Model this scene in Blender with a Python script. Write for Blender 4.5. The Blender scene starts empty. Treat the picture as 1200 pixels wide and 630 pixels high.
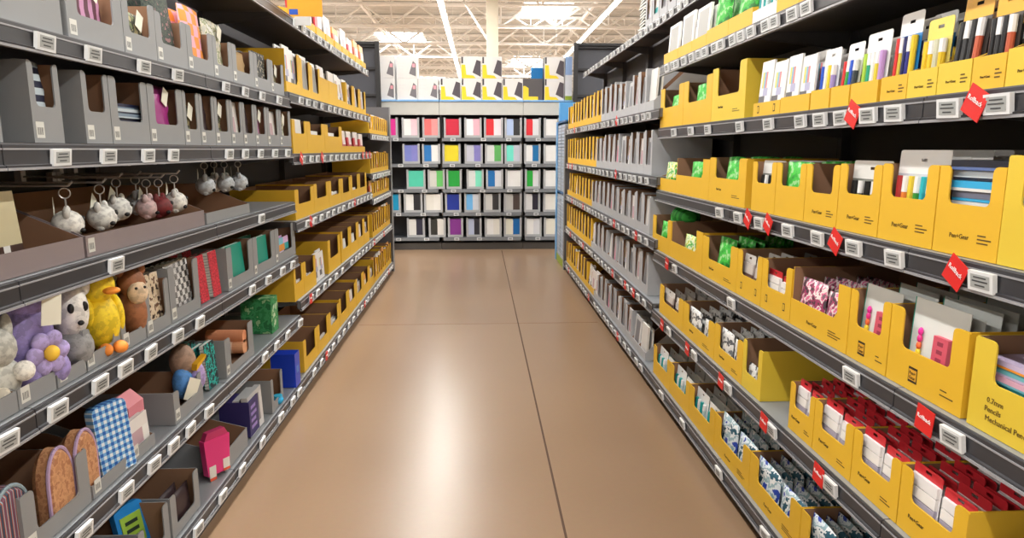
import bpy, math, random
from mathutils import Matrix, Vector
rnd = random.Random(7)
PI = math.pi
col = bpy.context.scene.collection
scn = bpy.context.scene

# ------------------------------------------------------------------ camera
F_PX = 800.0
PITCH = math.atan(140 / F_PX); YAW = math.atan(38 / F_PX)
CAM = Vector((0, 0, 1.5))
cd = bpy.data.cameras.new('camera'); cam = bpy.data.objects.new('camera', cd); col.objects.link(cam)
cam.location = CAM; cam.rotation_euler = (PI / 2 - PITCH, 0, -YAW)
cd.sensor_width = 36; cd.lens = F_PX / 1200 * 36; cd.clip_start = .05; cd.clip_end = 300
scn.camera = cam
# ------------------------------------------------------------------ world, exposure
scn.view_settings.view_transform = 'Standard'; scn.view_settings.look = 'None'
scn.view_settings.gamma = 1; scn.view_settings.use_curve_mapping = False
scn.view_settings.exposure = 0.33
w = bpy.data.worlds.new('world'); scn.world = w; w.use_nodes = True
w.node_tree.nodes['Background'].inputs[0].default_value = (.9, .95, 1, 1)
w.node_tree.nodes['Background'].inputs[1].default_value = .5
LAMP_W = 60          # watts per metre-run area lamp under each row of strips
LAMP_COL = (1.0, .975, .94)
TUBE_E = 9.0
SKY_E = 14.0
LROWS = [-9.3, -5.1, -.8, 2.97, 7.2]
LH = 4.58

_F = (math.sin(YAW) * math.cos(PITCH), math.cos(YAW) * math.cos(PITCH), -math.sin(PITCH))
_R = (math.cos(YAW), -math.sin(YAW), 0)
def Yat(px, X, z):
    """distance along the aisle of the place on rack front X, height z, that the photo shows at column px"""
    a = (px - 600) / F_PX; h = z - 1.5
    # X*Rx + Y*Ry = a*(X*Fx + Y*Fy + h*Fz)
    return (a * (X * _F[0] + h * _F[2]) - X * _R[0]) / (_R[1] - a * _F[1])

# ------------------------------------------------------------------ materials
def lin(c):
    return tuple((v / 255 / 12.92 if v / 255 <= .04045 else ((v / 255 + .055) / 1.055) ** 2.4) for v in c) + (1,)
MC = {}
def M(c, rough=.55, metal=0, spec=.5, coat=0, var=.06):
    """procedural paint / card / plastic: base colour with faint natural mottling"""
    key = (tuple(c), rough, metal, spec, coat, var)
    if key in MC: return MC[key]
    m = bpy.data.materials.new('paint_%d_%d_%d' % tuple(c)); m.use_nodes = True
    nt = m.node_tree; b = nt.nodes['Principled BSDF']
    b.inputs['Roughness'].default_value = rough; b.inputs['Metallic'].default_value = metal
    b.inputs['Specular IOR Level'].default_value = spec; b.inputs['Coat Weight'].default_value = coat
    if var:
        tc = nt.nodes.new('ShaderNodeTexCoord'); n = nt.nodes.new('ShaderNodeTexNoise'); n.inputs['Scale'].default_value = 9
        mr = nt.nodes.new('ShaderNodeMapRange'); mr.inputs[3].default_value = 1 - var; mr.inputs[4].default_value = 1 + var
        mx = nt.nodes.new('ShaderNodeVectorMath'); mx.operation = 'SCALE'; mx.inputs[0].default_value = lin(c)[:3]
        nt.links.new(tc.outputs['Object'], n.inputs['Vector']); nt.links.new(n.outputs[0], mr.inputs[0])
        nt.links.new(mr.outputs[0], mx.inputs['Scale']); nt.links.new(mx.outputs[0], b.inputs['Base Color'])
    else:
        b.inputs['Base Color'].default_value = lin(c)
    MC[key] = m; return m
def emis(c, s, name):
    m = bpy.data.materials.new(name); m.use_nodes = True; b = m.node_tree.nodes['Principled BSDF']
    b.inputs['Base Color'].default_value = lin(c); b.inputs['Emission Color'].default_value = lin(c); b.inputs['Emission Strength'].default_value = s
    return m
def pattern(kind, cols, scale):
    key = ('p', kind, tuple(cols), scale)
    if key in MC: return MC[key]
    m = bpy.data.materials.new('print_' + kind); m.use_nodes = True; nt = m.node_tree; b = nt.nodes['Principled BSDF']
    b.inputs['Roughness'].default_value = .6
    tc = nt.nodes.new('ShaderNodeTexCoord'); ra = nt.nodes.new('ShaderNodeValToRGB'); ra.color_ramp.interpolation = 'CONSTANT'
    el = ra.color_ramp.elements
    if kind == 'check':
        t = nt.nodes.new('ShaderNodeTexChecker'); t.inputs['Scale'].default_value = scale
        t.inputs[1].default_value = lin(cols[0]); t.inputs[2].default_value = lin(cols[1])
        nt.links.new(tc.outputs['Object'], t.inputs[0]); nt.links.new(t.outputs[0], b.inputs['Base Color'])
    elif kind == 'gingham':
        # two crossed stripes multiplied: the dyed threads of a gingham cloth
        outs = []
        for d in ('X', 'Z'):
            t = nt.nodes.new('ShaderNodeTexWave'); t.bands_direction = d; t.inputs['Scale'].default_value = scale
            g = nt.nodes.new('ShaderNodeMath'); g.operation = 'GREATER_THAN'; g.inputs[1].default_value = .5
            nt.links.new(tc.outputs['Object'], t.inputs[0]); nt.links.new(t.outputs['Fac'], g.inputs[0]); outs.append(g)
        a = nt.nodes.new('ShaderNodeMath'); a.operation = 'ADD'
        nt.links.new(outs[0].outputs[0], a.inputs[0]); nt.links.new(outs[1].outputs[0], a.inputs[1])
        dv = nt.nodes.new('ShaderNodeMath'); dv.operation = 'DIVIDE'; dv.inputs[1].default_value = 2.2
        nt.links.new(a.outputs[0], dv.inputs[0]); nt.links.new(dv.outputs[0], ra.inputs[0])
        el[0].color = lin(cols[0]); el[1].position = .8; el[1].color = lin(cols[2]); e = el.new(.4); e.color = lin(cols[1])
        nt.links.new(ra.outputs[0], b.inputs['Base Color'])
    else:
        if kind == 'wave':
            t = nt.nodes.new('ShaderNodeTexWave'); t.inputs['Scale'].default_value = scale; t.bands_direction = 'Z'; o = t.outputs['Fac']
        elif kind == 'wavex':
            t = nt.nodes.new('ShaderNodeTexWave'); t.inputs['Scale'].default_value = scale; t.bands_direction = 'X'; o = t.outputs['Fac']
        elif kind == 'spots':
            t = nt.nodes.new('ShaderNodeTexVoronoi'); t.inputs['Scale'].default_value = scale; o = t.outputs['Distance']
        else:
            t = nt.nodes.new('ShaderNodeTexNoise'); t.inputs['Scale'].default_value = scale; t.inputs['Detail'].default_value = 3; o = t.outputs[0]
        nt.links.new(tc.outputs['Object'], t.inputs['Vector']); nt.links.new(o, ra.inputs[0])
        n = len(cols); lo, hi = (.35, .65) if kind == 'noise' else (0, 1)
        el[0].position = 0; el[0].color = lin(cols[0]); el[1].position = lo + (hi - lo) * (n - 1) / n; el[1].color = lin(cols[-1])
        for i in range(1, n - 1):
            e = el.new(lo + (hi - lo) * i / n); e.color = lin(cols[i])
        nt.links.new(ra.outputs[0], b.inputs['Base Color'])
    MC[key] = m; return m

YEL = (222, 176, 42); YEL2 = (218, 188, 56); BRN = (148, 112, 86); GRY = (142, 144, 146); MAU = (140, 128, 130); WHT = (232, 232, 230)
BLK = (28, 28, 30); DARK = (52, 50, 54); STEEL = (132, 134, 138); GRN = (40, 150, 40); TEAL = (30, 160, 160); RED = (205, 40, 40)
PNK = (232, 120, 160); BLU = (30, 80, 190); NAVY = (26, 30, 90); ORG = (235, 130, 40); PUR = (130, 90, 170); LAV = (160, 145, 205)
CREAM = (228, 220, 198); MINT = (120, 215, 190); MAG = (225, 40, 150); LBLU = (120, 175, 230)
SILV = (172, 174, 178)

# ------------------------------------------------------------------ mesh builder
class MB:
    def __init__(s): s.v = []; s.f = []; s.m = []; s.mats = []; s.smooth = False
    def mi(s, m):
        if m not in s.mats: s.mats.append(m)
        return s.mats.index(m)
    def face(s, idx, m): s.f.append(idx); s.m.append(s.mi(m))
    def box(s, x0, y0, z0, x1, y1, z1, m, fm=None):
        """fm: {side: material} with side in x- x+ y- y+ z- z+"""
        b = len(s.v); s.v += [(x0, y0, z0), (x1, y0, z0), (x1, y1, z0), (x0, y1, z0), (x0, y0, z1), (x1, y0, z1), (x1, y1, z1), (x0, y1, z1)]
        fm = fm or {}
        for k, q in (('z-', (0, 3, 2, 1)), ('z+', (4, 5, 6, 7)), ('y-', (0, 1, 5, 4)), ('y+', (2, 3, 7, 6)), ('x-', (3, 0, 4, 7)), ('x+', (1, 2, 6, 5))):
            s.face([b + i for i in q], fm.get(k, m))
        return s
    def prism(s, poly, ax, a, b, m0, m1=None, ms=None):
        """poly: 2-D outline (counter-clockwise), extruded along axis ax from a to b; m0 on the a cap, m1 on the b cap"""
        m1 = m1 or m0; ms = ms or m0; n = len(poly); o = len(s.v)
        def P(p, t): return {'y': (p[0], t, p[1]), 'x': (t, p[0], p[1]), 'z': (p[0], p[1], t)}[ax]
        s.v += [P(p, a) for p in poly] + [P(p, b) for p in poly]
        fl = ax == 'y'
        A = list(range(o, o + n)); B = list(range(o + n, o + 2 * n))
        s.face(A if fl else A[::-1], m0); s.face(B[::-1] if fl else B, m1)
        for i in range(n):
            j = (i + 1) % n
            s.face([A[j], A[i], B[i], B[j]] if fl else [A[i], A[j], B[j], B[i]], ms)
        return s
    def ell(s, c, r, m, seg=14, ring=9, bump=0, rot=None):
        o = len(s.v); R = rot or Matrix.Identity(3); rr = random.Random(len(s.v) + 3)
        for i in range(ring + 1):
            th = PI * i / ring
            for j in range(seg):
                ph = 2 * PI * j / seg; k = 1 + (rr.uniform(-bump, bump) if 0 < i < ring else 0)
                v = R @ Vector((r[0] * math.sin(th) * math.cos(ph) * k, r[1] * math.sin(th) * math.sin(ph) * k, r[2] * math.cos(th) * k))
                s.v.append((c[0] + v.x, c[1] + v.y, c[2] + v.z))
        for i in range(ring):
            for j in range(seg):
                k = (j + 1) % seg
                s.face([o + i * seg + j, o + (i + 1) * seg + j, o + (i + 1) * seg + k, o + i * seg + k], m)
        s.smooth = True; return s
    def cyl(s, p, q, r, m, seg=8, r2=None, cap=True):
        p = Vector(p); q = Vector(q); d = (q - p).normalized(); u = d.orthogonal().normalized(); w_ = d.cross(u); r2 = r if r2 is None else r2
        o = len(s.v)
        for c, R_ in ((p, r), (q, r2)):
            for j in range(seg):
                a = 2 * PI * j / seg; s.v.append(tuple(c + (u * math.cos(a) + w_ * math.sin(a)) * R_))
        for j in range(seg):
            k = (j + 1) % seg; s.face([o + j, o + k, o + seg + k, o + seg + j], m)
        if cap:
            s.face([o + j for j in range(seg)][::-1], m); s.face([o + seg + j for j in range(seg)], m)
        return s
    def tube(s, pts, r, m, seg=6):
        for a, b in zip(pts, pts[1:]): s.cyl(a, b, r, m, seg)
        return s
    def ring(s, c, R_, r, m, ax='y', seg=16):
        pts = []
        for i in range(seg + 1):
            a = 2 * PI * i / seg; x, y = R_ * math.cos(a), R_ * math.sin(a)
            pts.append({'y': (c[0] + x, c[1], c[2] + y), 'x': (c[0], c[1] + x, c[2] + y), 'z': (c[0] + x, c[1] + y, c[2])}[ax])
        return s.tube(pts, r, m, 5)
    def mesh(s, name):
        me = bpy.data.meshes.new(name); me.from_pydata(s.v, [], s.f)
        for m in s.mats: me.materials.append(m)
        me.polygons.foreach_set('material_index', s.m)
        if s.smooth: me.polygons.foreach_set('use_smooth', [True] * len(s.f))
        me.validate(); me.update(); return me

def link(name, me, parent=None, loc=(0, 0, 0)):
    o = bpy.data.objects.new(name, me); col.objects.link(o)
    if parent: o.parent = parent
    o.location = loc; return o
def struct(name, mb):
    o = link(name, mb.mesh(name)); o['kind'] = 'structure'; return o
LABELS = {}
def tag(o, label, cat, group=None):
    n = len(label.split()); assert 4 <= n <= 16, (n, label)
    o['label'] = label; o['category'] = cat
    if group: o['group'] = group
    LABELS.setdefault(label, []).append((o, group)); return o
ORD = 'zeroth first second third fourth fifth sixth seventh eighth ninth tenth eleventh twelfth thirteenth fourteenth fifteenth sixteenth seventeenth eighteenth nineteenth twentieth twenty-first twenty-second twenty-third twenty-fourth twenty-fifth twenty-sixth twenty-seventh twenty-eighth'.split()

TXT = {}
def text_mesh(s, size, m):
    k = (s, size, m.name)
    if k in TXT: return TXT[k]
    cu = bpy.data.curves.new('lettering', 'FONT'); cu.body = s; cu.size = size; cu.extrude = .0004; cu.resolution_u = 2; cu.align_x = 'CENTER'
    t = bpy.data.objects.new('lettering', cu); col.objects.link(t)
    dg = bpy.context.evaluated_depsgraph_get(); me = bpy.data.meshes.new_from_object(t.evaluated_get(dg))
    me.transform(Matrix.Rotation(PI / 2, 4, 'X'))       # stands upright facing -Y
    me.materials.clear(); me.materials.append(m)
    col.objects.unlink(t); bpy.data.objects.remove(t); TXT[k] = me; return me

# ------------------------------------------------------------------ the hall
fl = MB()
def floor_mat():
    m = bpy.data.materials.new('polished_concrete'); m.use_nodes = True; nt = m.node_tree; b = nt.nodes['Principled BSDF']
    tc = nt.nodes.new('ShaderNodeTexCoord')
    n1 = nt.nodes.new('ShaderNodeTexNoise'); n1.inputs['Scale'].default_value = .7; n1.inputs['Detail'].default_value = 2
    n2 = nt.nodes.new('ShaderNodeTexNoise'); n2.inputs['Scale'].default_value = 45; n2.inputs['Detail'].default_value = 3
    r = nt.nodes.new('ShaderNodeValToRGB'); r.color_ramp.elements[0].color = lin((140, 114, 90)); r.color_ramp.elements[1].color = lin((160, 132, 106))
    r.color_ramp.elements[0].position = .1; r.color_ramp.elements[1].position = .9
    mx = nt.nodes.new('ShaderNodeMix'); mx.data_type = 'RGBA'; mx.blend_type = 'MULTIPLY'; mx.inputs[0].default_value = .12
    nt.links.new(tc.outputs['Object'], n1.inputs[0]); nt.links.new(tc.outputs['Object'], n2.inputs[0])
    nt.links.new(n1.outputs[0], r.inputs[0]); nt.links.new(r.outputs[0], mx.inputs[6]); nt.links.new(n2.outputs[1], mx.inputs[7])
    nt.links.new(mx.outputs[2], b.inputs['Base Color'])
    rr = nt.nodes.new('ShaderNodeMapRange'); rr.inputs[3].default_value = .25; rr.inputs[4].default_value = .33
    nt.links.new(n1.outputs[0], rr.inputs[0]); nt.links.new(rr.outputs[0], b.inputs['Roughness'])
    b.inputs['Specular IOR Level'].default_value = .5
    return m
FM = floor_mat(); JM = M((84, 62, 48), .8)
fl.box(-30, -8, -.2, 30, 75, 0, FM)
struct('floor', fl)
jt = MB()
jt.box(.324, -2, 0, .334, 10.2, .0012, JM)
struct('trim_1', jt)
jt = MB(); jt.box(-1.05, 5.80, 0, 1.03, 5.806, .0012, M((130, 98, 70), .5)); struct('trim_2', jt)
WM = M((205, 202, 192), .8)
for nm, b in (('wall_back', (-30, 75, 0, 30, 75.2, 7)), ('wall_left', (-30.2, -8, 0, -30, 75, 7)), ('wall_right', (30, -8, 0, 30.2, 75, 7)), ('wall_front', (-30, -8.2, 0, 30, -8, 7))):
    struct(nm, MB().box(*b, WM))
# corrugated steel roof deck, cut open where the skylights are
SKY = [(-4.5, 31.4, -2.45, 34.2), (1.6, 25, 3.4, 27.4), (1.9, 38.6, 3.6, 41.6), (-4.1, 47.9, -2.4, 50.2)]
ce = MB(); CM = M((196, 196, 190), .7)
HC = 6.5
y = -8.0
while y < 75:
    y1 = y + .6
    cuts = sorted([(s[0], s[2]) for s in SKY if s[1] < y1 and s[3] > y])
    xs = [-30]
    for a, b in cuts: xs += [a, b]
    xs.append(30)
    for a, b in zip(xs[::2], xs[1::2]):
        ce.prism([(y, HC + .05), (y + .1, HC), (y + .4, HC), (y + .5, HC + .05), (y1, HC + .05), (y1, HC + .12), (y, HC + .12)], 'x', a, b, CM)
    y = y1
struct('ceiling', ce)
SE = emis((250, 252, 255), SKY_E, 'daylight_diffuser')
for i, (x0, y0, x1, y1) in enumerate(SKY):
    e = link('skylight', None); e.location = ((x0 + x1) / 2, (y0 + y1) / 2, HC)
    hx, hy = (x1 - x0) / 2, (y1 - y0) / 2 + .3
    link('diffuser', MB().box(-hx, -hy, .1, hx, hy, .14, SE).mesh('diffuser'), e)
    f = MB(); fw = M((240, 238, 230), .6)
    f.box(-hx - .06, -hy - .06, -.02, -hx, hy + .06, .14, fw).box(hx, -hy - .06, -.02, hx + .06, hy + .06, .14, fw)
    f.box(-hx, -hy - .06, -.02, hx, -hy, .14, fw).box(-hx, hy, -.02, hx, hy + .06, .14, fw)
    link('frame', f.mesh('frame'), e)
    tag(e, ['bright square skylight on the left, above the white file boxes', 'largest bright skylight right of the cream column', 'bright skylight beyond the blue folder on the back unit', 'farthest small skylight, low beside the slanting light strip'][i], 'skylight')
# bar joists across the hall
TM = M((250, 249, 244), .5)
def truss(y, zb=5.72, r=.07, pitch=1.9, x0=-22, x1=22):
    e = link('roof_truss', None); e.location = (0, y, zb)
    H = HC - zb - .03
    link('top_chord', MB().box(x0, -.06, H - .08, x1, .06, H, TM).mesh('top_chord'), e)
    link('bottom_chord', MB().box(x0, -.05, 0, x1, .05, .07, TM).mesh('bottom_chord'), e)
    wb = MB(); x = x0; k = 0
    while x < x1 - pitch / 2:
        wb.cyl((x, 0, .04), (x + pitch / 2, 0, H - .04), r * .6, TM, 5); wb.cyl((x + pitch / 2, 0, H - .04), (x + pitch, 0, .04), r * .6, TM, 5)
        wb.cyl((x + pitch, 0, .04), (x + pitch, 0, H - .04), r * .4, TM, 5)
        x += pitch
    link('web', wb.mesh('web'), e); return e
for i, y in enumerate((12.4, 16.6, 20.8, 25, 29.2, 33.4, 37.6, 41.8, 46, 50.2, 54.4, 58.6, 62.8)):
    e = truss(y); 
    tag(e, 'cream steel roof truss spanning the store, ' + ORD[i + 1] + ' one beyond the aisle', 'truss', 'roof trusses')
# purlins running along the hall
for i, y in enumerate((14.5, 18.7, 22.9, 27.1, 31.3, 35.5, 39.7, 43.9, 48.1, 52.3)):
    e = truss(y, 6.02, .045, 1.2)
    tag(e, 'thin cream bar joist between the roof trusses, ' + ORD[i + 1] + ' one beyond the aisle', 'truss', 'bar joists')
for i, x in enumerate((-12, -8, -4, 4, 8, 12)):
    b = MB(); b.box(-.05, 11, 0, .05, 62, .14, TM)
    o = link('roof_purlin', b.mesh('roof_purlin'), loc=(x, 0, HC - .15))
    tag(o, 'thin cream roof purlin running lengthwise, ' + ORD[i + 1] + ' from the left', 'beam', 'roof purlins')
# column beyond the back unit
cb = MB(); cb.box(-.12, -.12, 0, .12, .12, HC, M((238, 228, 206), .5)); cb.box(-.2, -.2, 0, .2, .2, .03, M((238, 228, 206), .5))
o = link('support_column', cb.mesh('support_column'), loc=(.29, 14.6, 0)); o['kind'] = 'structure'; tag(o, 'cream square steel column behind the back display unit', 'column')
br = MB(); br.cyl((.2, 14.6, 4.6), (-1.0, 14.6, 6.4), .03, TM).cyl((.2, 14.6, 3.7), (-.9, 16.6, 5.75), .025, TM)
br.cyl((.38, 14.6, 4.6), (1.6, 16.6, 5.8), .03, TM)
tag(link('column_brace', br.mesh('column_brace')), 'thin cream diagonal rods bracing the cream column', 'brace')
# rows of fluorescent strips
TE = emis((255, 250, 240), TUBE_E, 'fluorescent_tube')
names = ['leftmost', 'second from left', 'above the aisle, left of the column', 'above the right rack, right of the column', 'rightmost']
for i, x in enumerate(LROWS):
    e = link('strip_light', None); e.location = (x, 0, LH)
    y0, y1 = -6, 62
    link('housing', MB().box(-.07, y0, .03, .07, y1, .1, M((240, 240, 236), .5)).mesh('housing'), e)
    t = MB(); t.cyl((-.035, y0, .012), (-.035, y1, .012), .016, TE, 8); t.cyl((.035, y0, .012), (.035, y1, .012), .016, TE, 8)
    link('tube', t.mesh('tube'), e)
    hr = MB(); yy = y0 + 1
    while yy < y1: hr.cyl((0, yy, .1), (0, yy, HC - LH), .004, TM, 4); yy += 4
    link('hanger', hr.mesh('hanger'), e)
    tag(e, 'long white fluorescent strip light, ' + names[i], 'light')
    for k, (ya, yb) in enumerate(((-6, 4), (4, 14), (14, 34), (34, 62))):
        ld = bpy.data.lights.new('strip_lamp', 'AREA'); ld.shape = 'RECTANGLE'; ld.size = .14; ld.size_y = yb - ya
        ld.energy = LAMP_W * (yb - ya) / 10 * 4; ld.color = LAMP_COL
        l = bpy.data.objects.new('strip_lamp', ld); col.objects.link(l); l.parent = e; l.location = (0, (ya + yb) / 2, -.012)
        ld = bpy.data.lights.new('ceiling_fill', 'AREA'); ld.shape = 'RECTANGLE'; ld.size = .3; ld.size_y = yb - ya  # up-facing fill lamp, added above each strip to brighten the ceiling
        ld.energy = LAMP_W * (yb - ya) / 10 * .42; ld.color = LAMP_COL
        l = bpy.data.objects.new('ceiling_fill', ld); col.objects.link(l); l.parent = e; l.location = (0, (ya + yb) / 2, .12); l.rotation_euler = (PI, 0, 0)

# ------------------------------------------------------------------ racks
XR, XL = 1.06, -1.08
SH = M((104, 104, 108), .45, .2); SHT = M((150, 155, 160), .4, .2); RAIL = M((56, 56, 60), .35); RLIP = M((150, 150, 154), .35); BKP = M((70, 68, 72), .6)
TAGW = M((225, 228, 230), .35, var=0); TAGS = M((168, 172, 172), .3, var=0); REDM = M((214, 36, 34), .5, var=0); WH0 = M((245, 245, 245), .5, var=0)
INK = M((96, 74, 20), .7, var=0); INKD = M((50, 34, 16), .7, var=0); LINK = M((196, 196, 192), .7, var=0)
def tag_mesh():
    b = MB(); b.box(-.036, -.010, -.021, .036, 0, .021, TAGW); b.box(-.027, -.0108, -.014, .027, -.010, .015, TAGS)
    for z, wd in ((.009, .018), (.001, .022), (-.008, .014)): b.box(-wd, -.0113, z - .0015, wd, -.0108, z + .0015, M((70, 72, 74), .6, var=0))
    return b.mesh('price_tag')
def sale_mesh():
    b = MB(); b.box(-.031, -.006, -.031, .031, -.004, .031, REDM)
    me = b.mesh('sale_tag'); return me
TAGM = tag_mesh(); SALEM = sale_mesh(); ROLL = text_mesh('Rollback', .0145, WH0)
RAILH = .056
def rack(side, y0, y1, levels, label, height, tags, sales, base_z=.125, depth=.46):
    """levels: list of (surface z, recess).  Local x along the width, local y backwards from the aisle."""
    X = XR if side == 'R' else XL; rz = -PI / 2 if side == 'R' else PI / 2
    e = link('shelf_unit', None); e.location = (X, (y0 + y1) / 2, 0); e.rotation_euler = (0, 0, rz)
    h = (y1 - y0) / 2 - .002
    link('back_panel', MB().box(-h, depth + .02, .0, h, depth + .05, height, BKP).mesh('back_panel'), e)
    for sx in (-1, 1):
        u = MB(); u.box(sx * h - (.03 if sx > 0 else 0), depth - .02, 0, sx * h + (.03 if sx < 0 else 0), depth + .02, height + .02, BKP)
        link('upright', u.mesh('upright'), e)
    k = MB(); k.box(-h, .03, 0, h, depth, base_z - RAILH - .01, M((60, 58, 60), .6)); link('kick_plate', k.mesh('kick_plate'), e)
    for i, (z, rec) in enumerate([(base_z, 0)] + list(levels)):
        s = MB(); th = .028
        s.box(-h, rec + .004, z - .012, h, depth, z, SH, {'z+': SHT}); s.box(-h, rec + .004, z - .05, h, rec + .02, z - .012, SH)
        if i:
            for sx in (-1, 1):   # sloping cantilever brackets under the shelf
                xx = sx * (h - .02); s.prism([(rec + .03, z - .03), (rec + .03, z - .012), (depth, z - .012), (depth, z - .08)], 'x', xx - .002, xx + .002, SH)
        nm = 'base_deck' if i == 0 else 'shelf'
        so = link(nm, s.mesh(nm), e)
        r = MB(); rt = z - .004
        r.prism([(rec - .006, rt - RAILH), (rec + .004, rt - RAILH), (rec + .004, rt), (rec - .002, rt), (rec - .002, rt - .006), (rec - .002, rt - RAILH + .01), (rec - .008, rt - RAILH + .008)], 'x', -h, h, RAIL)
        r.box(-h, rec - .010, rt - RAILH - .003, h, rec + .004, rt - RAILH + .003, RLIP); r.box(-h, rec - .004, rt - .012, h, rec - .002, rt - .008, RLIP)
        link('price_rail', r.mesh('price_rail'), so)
        for ty in tags.get(i, []):
            if y0 + .03 < ty < y1 - .03:
                lx = (ty - (y0 + y1) / 2) * (-1 if side == 'R' else 1)
                t = link('price_tag', TAGM, so); t.location = (lx, rec - .006, rt - .030); t.rotation_euler = (.12, rnd.uniform(-.03, .03), rnd.uniform(-.04, .04))
        for ty in sales.get(i, []):
            if y0 + .03 < ty < y1 - .03:
                lx = (ty - (y0 + y1) / 2) * (-1 if side == 'R' else 1)
                t = link('sale_tag', SALEM, so); ro = .5 if z > 1 else .1; t.location = (lx, rec - .012, rt - .024); t.rotation_euler = (0, ro, 0)
                w_ = link('sale_lettering', ROLL, so); w_.location = (lx, rec - .0195, rt - .024); w_.rotation_euler = (0, ro, 0)
    tag(e, label, 'shelving'); return e

def ypx(side, pxs, z): return [Yat(p, XR if side == 'R' else XL, z) for p in pxs]
def spaced(a, b, step): 
    n = int((b - a) / step); return [a + (i + .5) * step + rnd.uniform(-.03, .03) for i in range(n)]
YB = 4.06                       # where near and far rack runs meet
NB = [(YB - 1.22, YB), (YB - 2.44, YB - 1.22), (YB - 3.66, YB - 2.44)]
# near right
ZR = [.535, .90, 1.262, 1.625, 1.98]
tg = {0: ypx('R', (742, 757, 777, 802, 845, 900), .08), 1: ypx('R', (752, 786, 816, 856, 908, 977), .5), 2: ypx('R', (762, 793, 860, 1002, 1122), .87),
      3: ypx('R', (846, 868, 893, 927, 962, 1005, 1053, 1157), 1.23), 4: ypx('R', (792, 812, 832, 870, 904, 942, 965, 990, 1022, 1053, 1083, 1118, 1176), 1.59), 5: spaced(2.2, 4.0, .11)}
sl = {1: ypx('R', (743, 779, 809, 849, 900, 965), .5), 2: ypx('R', (785, 850, 1092), .88), 3: ypx('R', (858, 881, 905, 985, 1128), 1.23), 4: ypx('R', (764, 1006, 1152), 1.6)}
for i, (a, b) in enumerate(NB):
    rack('R', a, b, [(z, 0) for z in ZR] , 'tall dark steel shelving unit of yellow trays, ' + ORD[3 - i] + ' nearest on the right', 2.4, tg, sl)
# far right
ZRF = [.565, .96, 1.34, 1.74]
fr = [YB + i * (8.42 - YB) / 4 for i in range(5)]
tg = {i: spaced(YB + .1, 8.4, .17) for i in range(6)}
sl = {0: [5.0, 6.4, 7.9], 1: ypx('R', (745, 735, 720, 685, 670), .5), 2: ypx('R', (748, 722, 685, 672), .93), 3: ypx('R', (724, 672, 668), 1.3), 4: ypx('R', (675, 725), 1.7)}
for i in range(4):
    rack('R', fr[i], fr[i + 1], [(z, 0) for z in ZRF] + [(2.405, .2)], 'dark steel shelving unit of narrow trays, ' + ORD[i + 1] + ' after the near right run', 2.46, tg, sl)
# near left
ZLN = [.52, .885, 1.20, 1.515, 1.795]
tg = {0: ypx('L', (229, 258, 281, 305, 327, 341, 349, 357), .09), 1: ypx('L', (94, 144, 177, 200, 220, 242, 269, 308, 322, 335, 350), .48), 2: ypx('L', (2, 63, 113, 143, 173, 205, 231, 259, 293, 312, 329, 341), .85),
      3: ypx('L', (132, 252, 304), 1.16), 4: ypx('L', (12, 67, 123, 170, 200, 247, 266, 285, 303, 320, 335), 1.47), 5: ypx('L', (48, 105, 165, 205, 243, 262, 285, 305, 325), 1.75)}
for i, (a, b) in enumerate(NB):
    rack('L', a, b, [(z, 0) for z in ZLN] + ([(2.262, 0)] if i == 0 else []), 'tall dark steel shelving unit of grey trays, ' + ORD[3 - i] + ' nearest on the left', 2.4 if i == 0 else 2.2, tg, {})
# far left: two yellow bays, then the narrow end bays with closer shelves
ZLF = [.605, 1.08, 1.475, 1.825]
tg = {i: spaced(YB + .1, 7.0, .2) for i in range(6)}
sl = {0: [4.6, 6.2, 7.9], 1: [4.25, 6.9, 7.6], 2: [4.35, 5.9], 3: [4.2, 4.75, 6.4, 6.6, 6.8, 7.0]}
fL = [YB, 5.5, 6.95]
for i in range(2):
    rack('L', fL[i], fL[i + 1], [(z, 0) for z in ZLF] + [(2.262, 0)], 'dark steel shelving unit of yellow trays, ' + ORD[i + 1] + ' after the grey tray run', 2.4, tg, sl)
rack('L', 6.95, 8.45, [(.605, 0), (1.01, 0), (1.26, 0), (1.66, 0)], 'steel shelving unit of small orange packs at the left far end', 1.98, {i: spaced(7, 8.4, .12) for i in range(6)}, {1: [7.6], 0: [7.9]})
# top shelves of the near bays hang over the front ones (cut off above the photo)
# end panels at the far end of both racks
for nm, x, lab in (('rack_end_cover', XL - .5, 'grey steel end panel closing the far end of the left rack'), ('rack_end_cover', XR, 'grey steel end panel closing the far end of the right rack')):
    b = MB(); b.box(0, 0, 0, .5, .02, 2.0 if x < 0 else 1.7, SH); b.box(-.012 if x > 0 else .5, -.02, 0, 0 if x > 0 else .512,   .03, 2.0 if x < 0 else 1.75, M((150, 152, 154), .4, .3))
    tag(link(nm, b.mesh(nm), loc=(x, 8.485, 0)), lab, 'panel')

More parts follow.
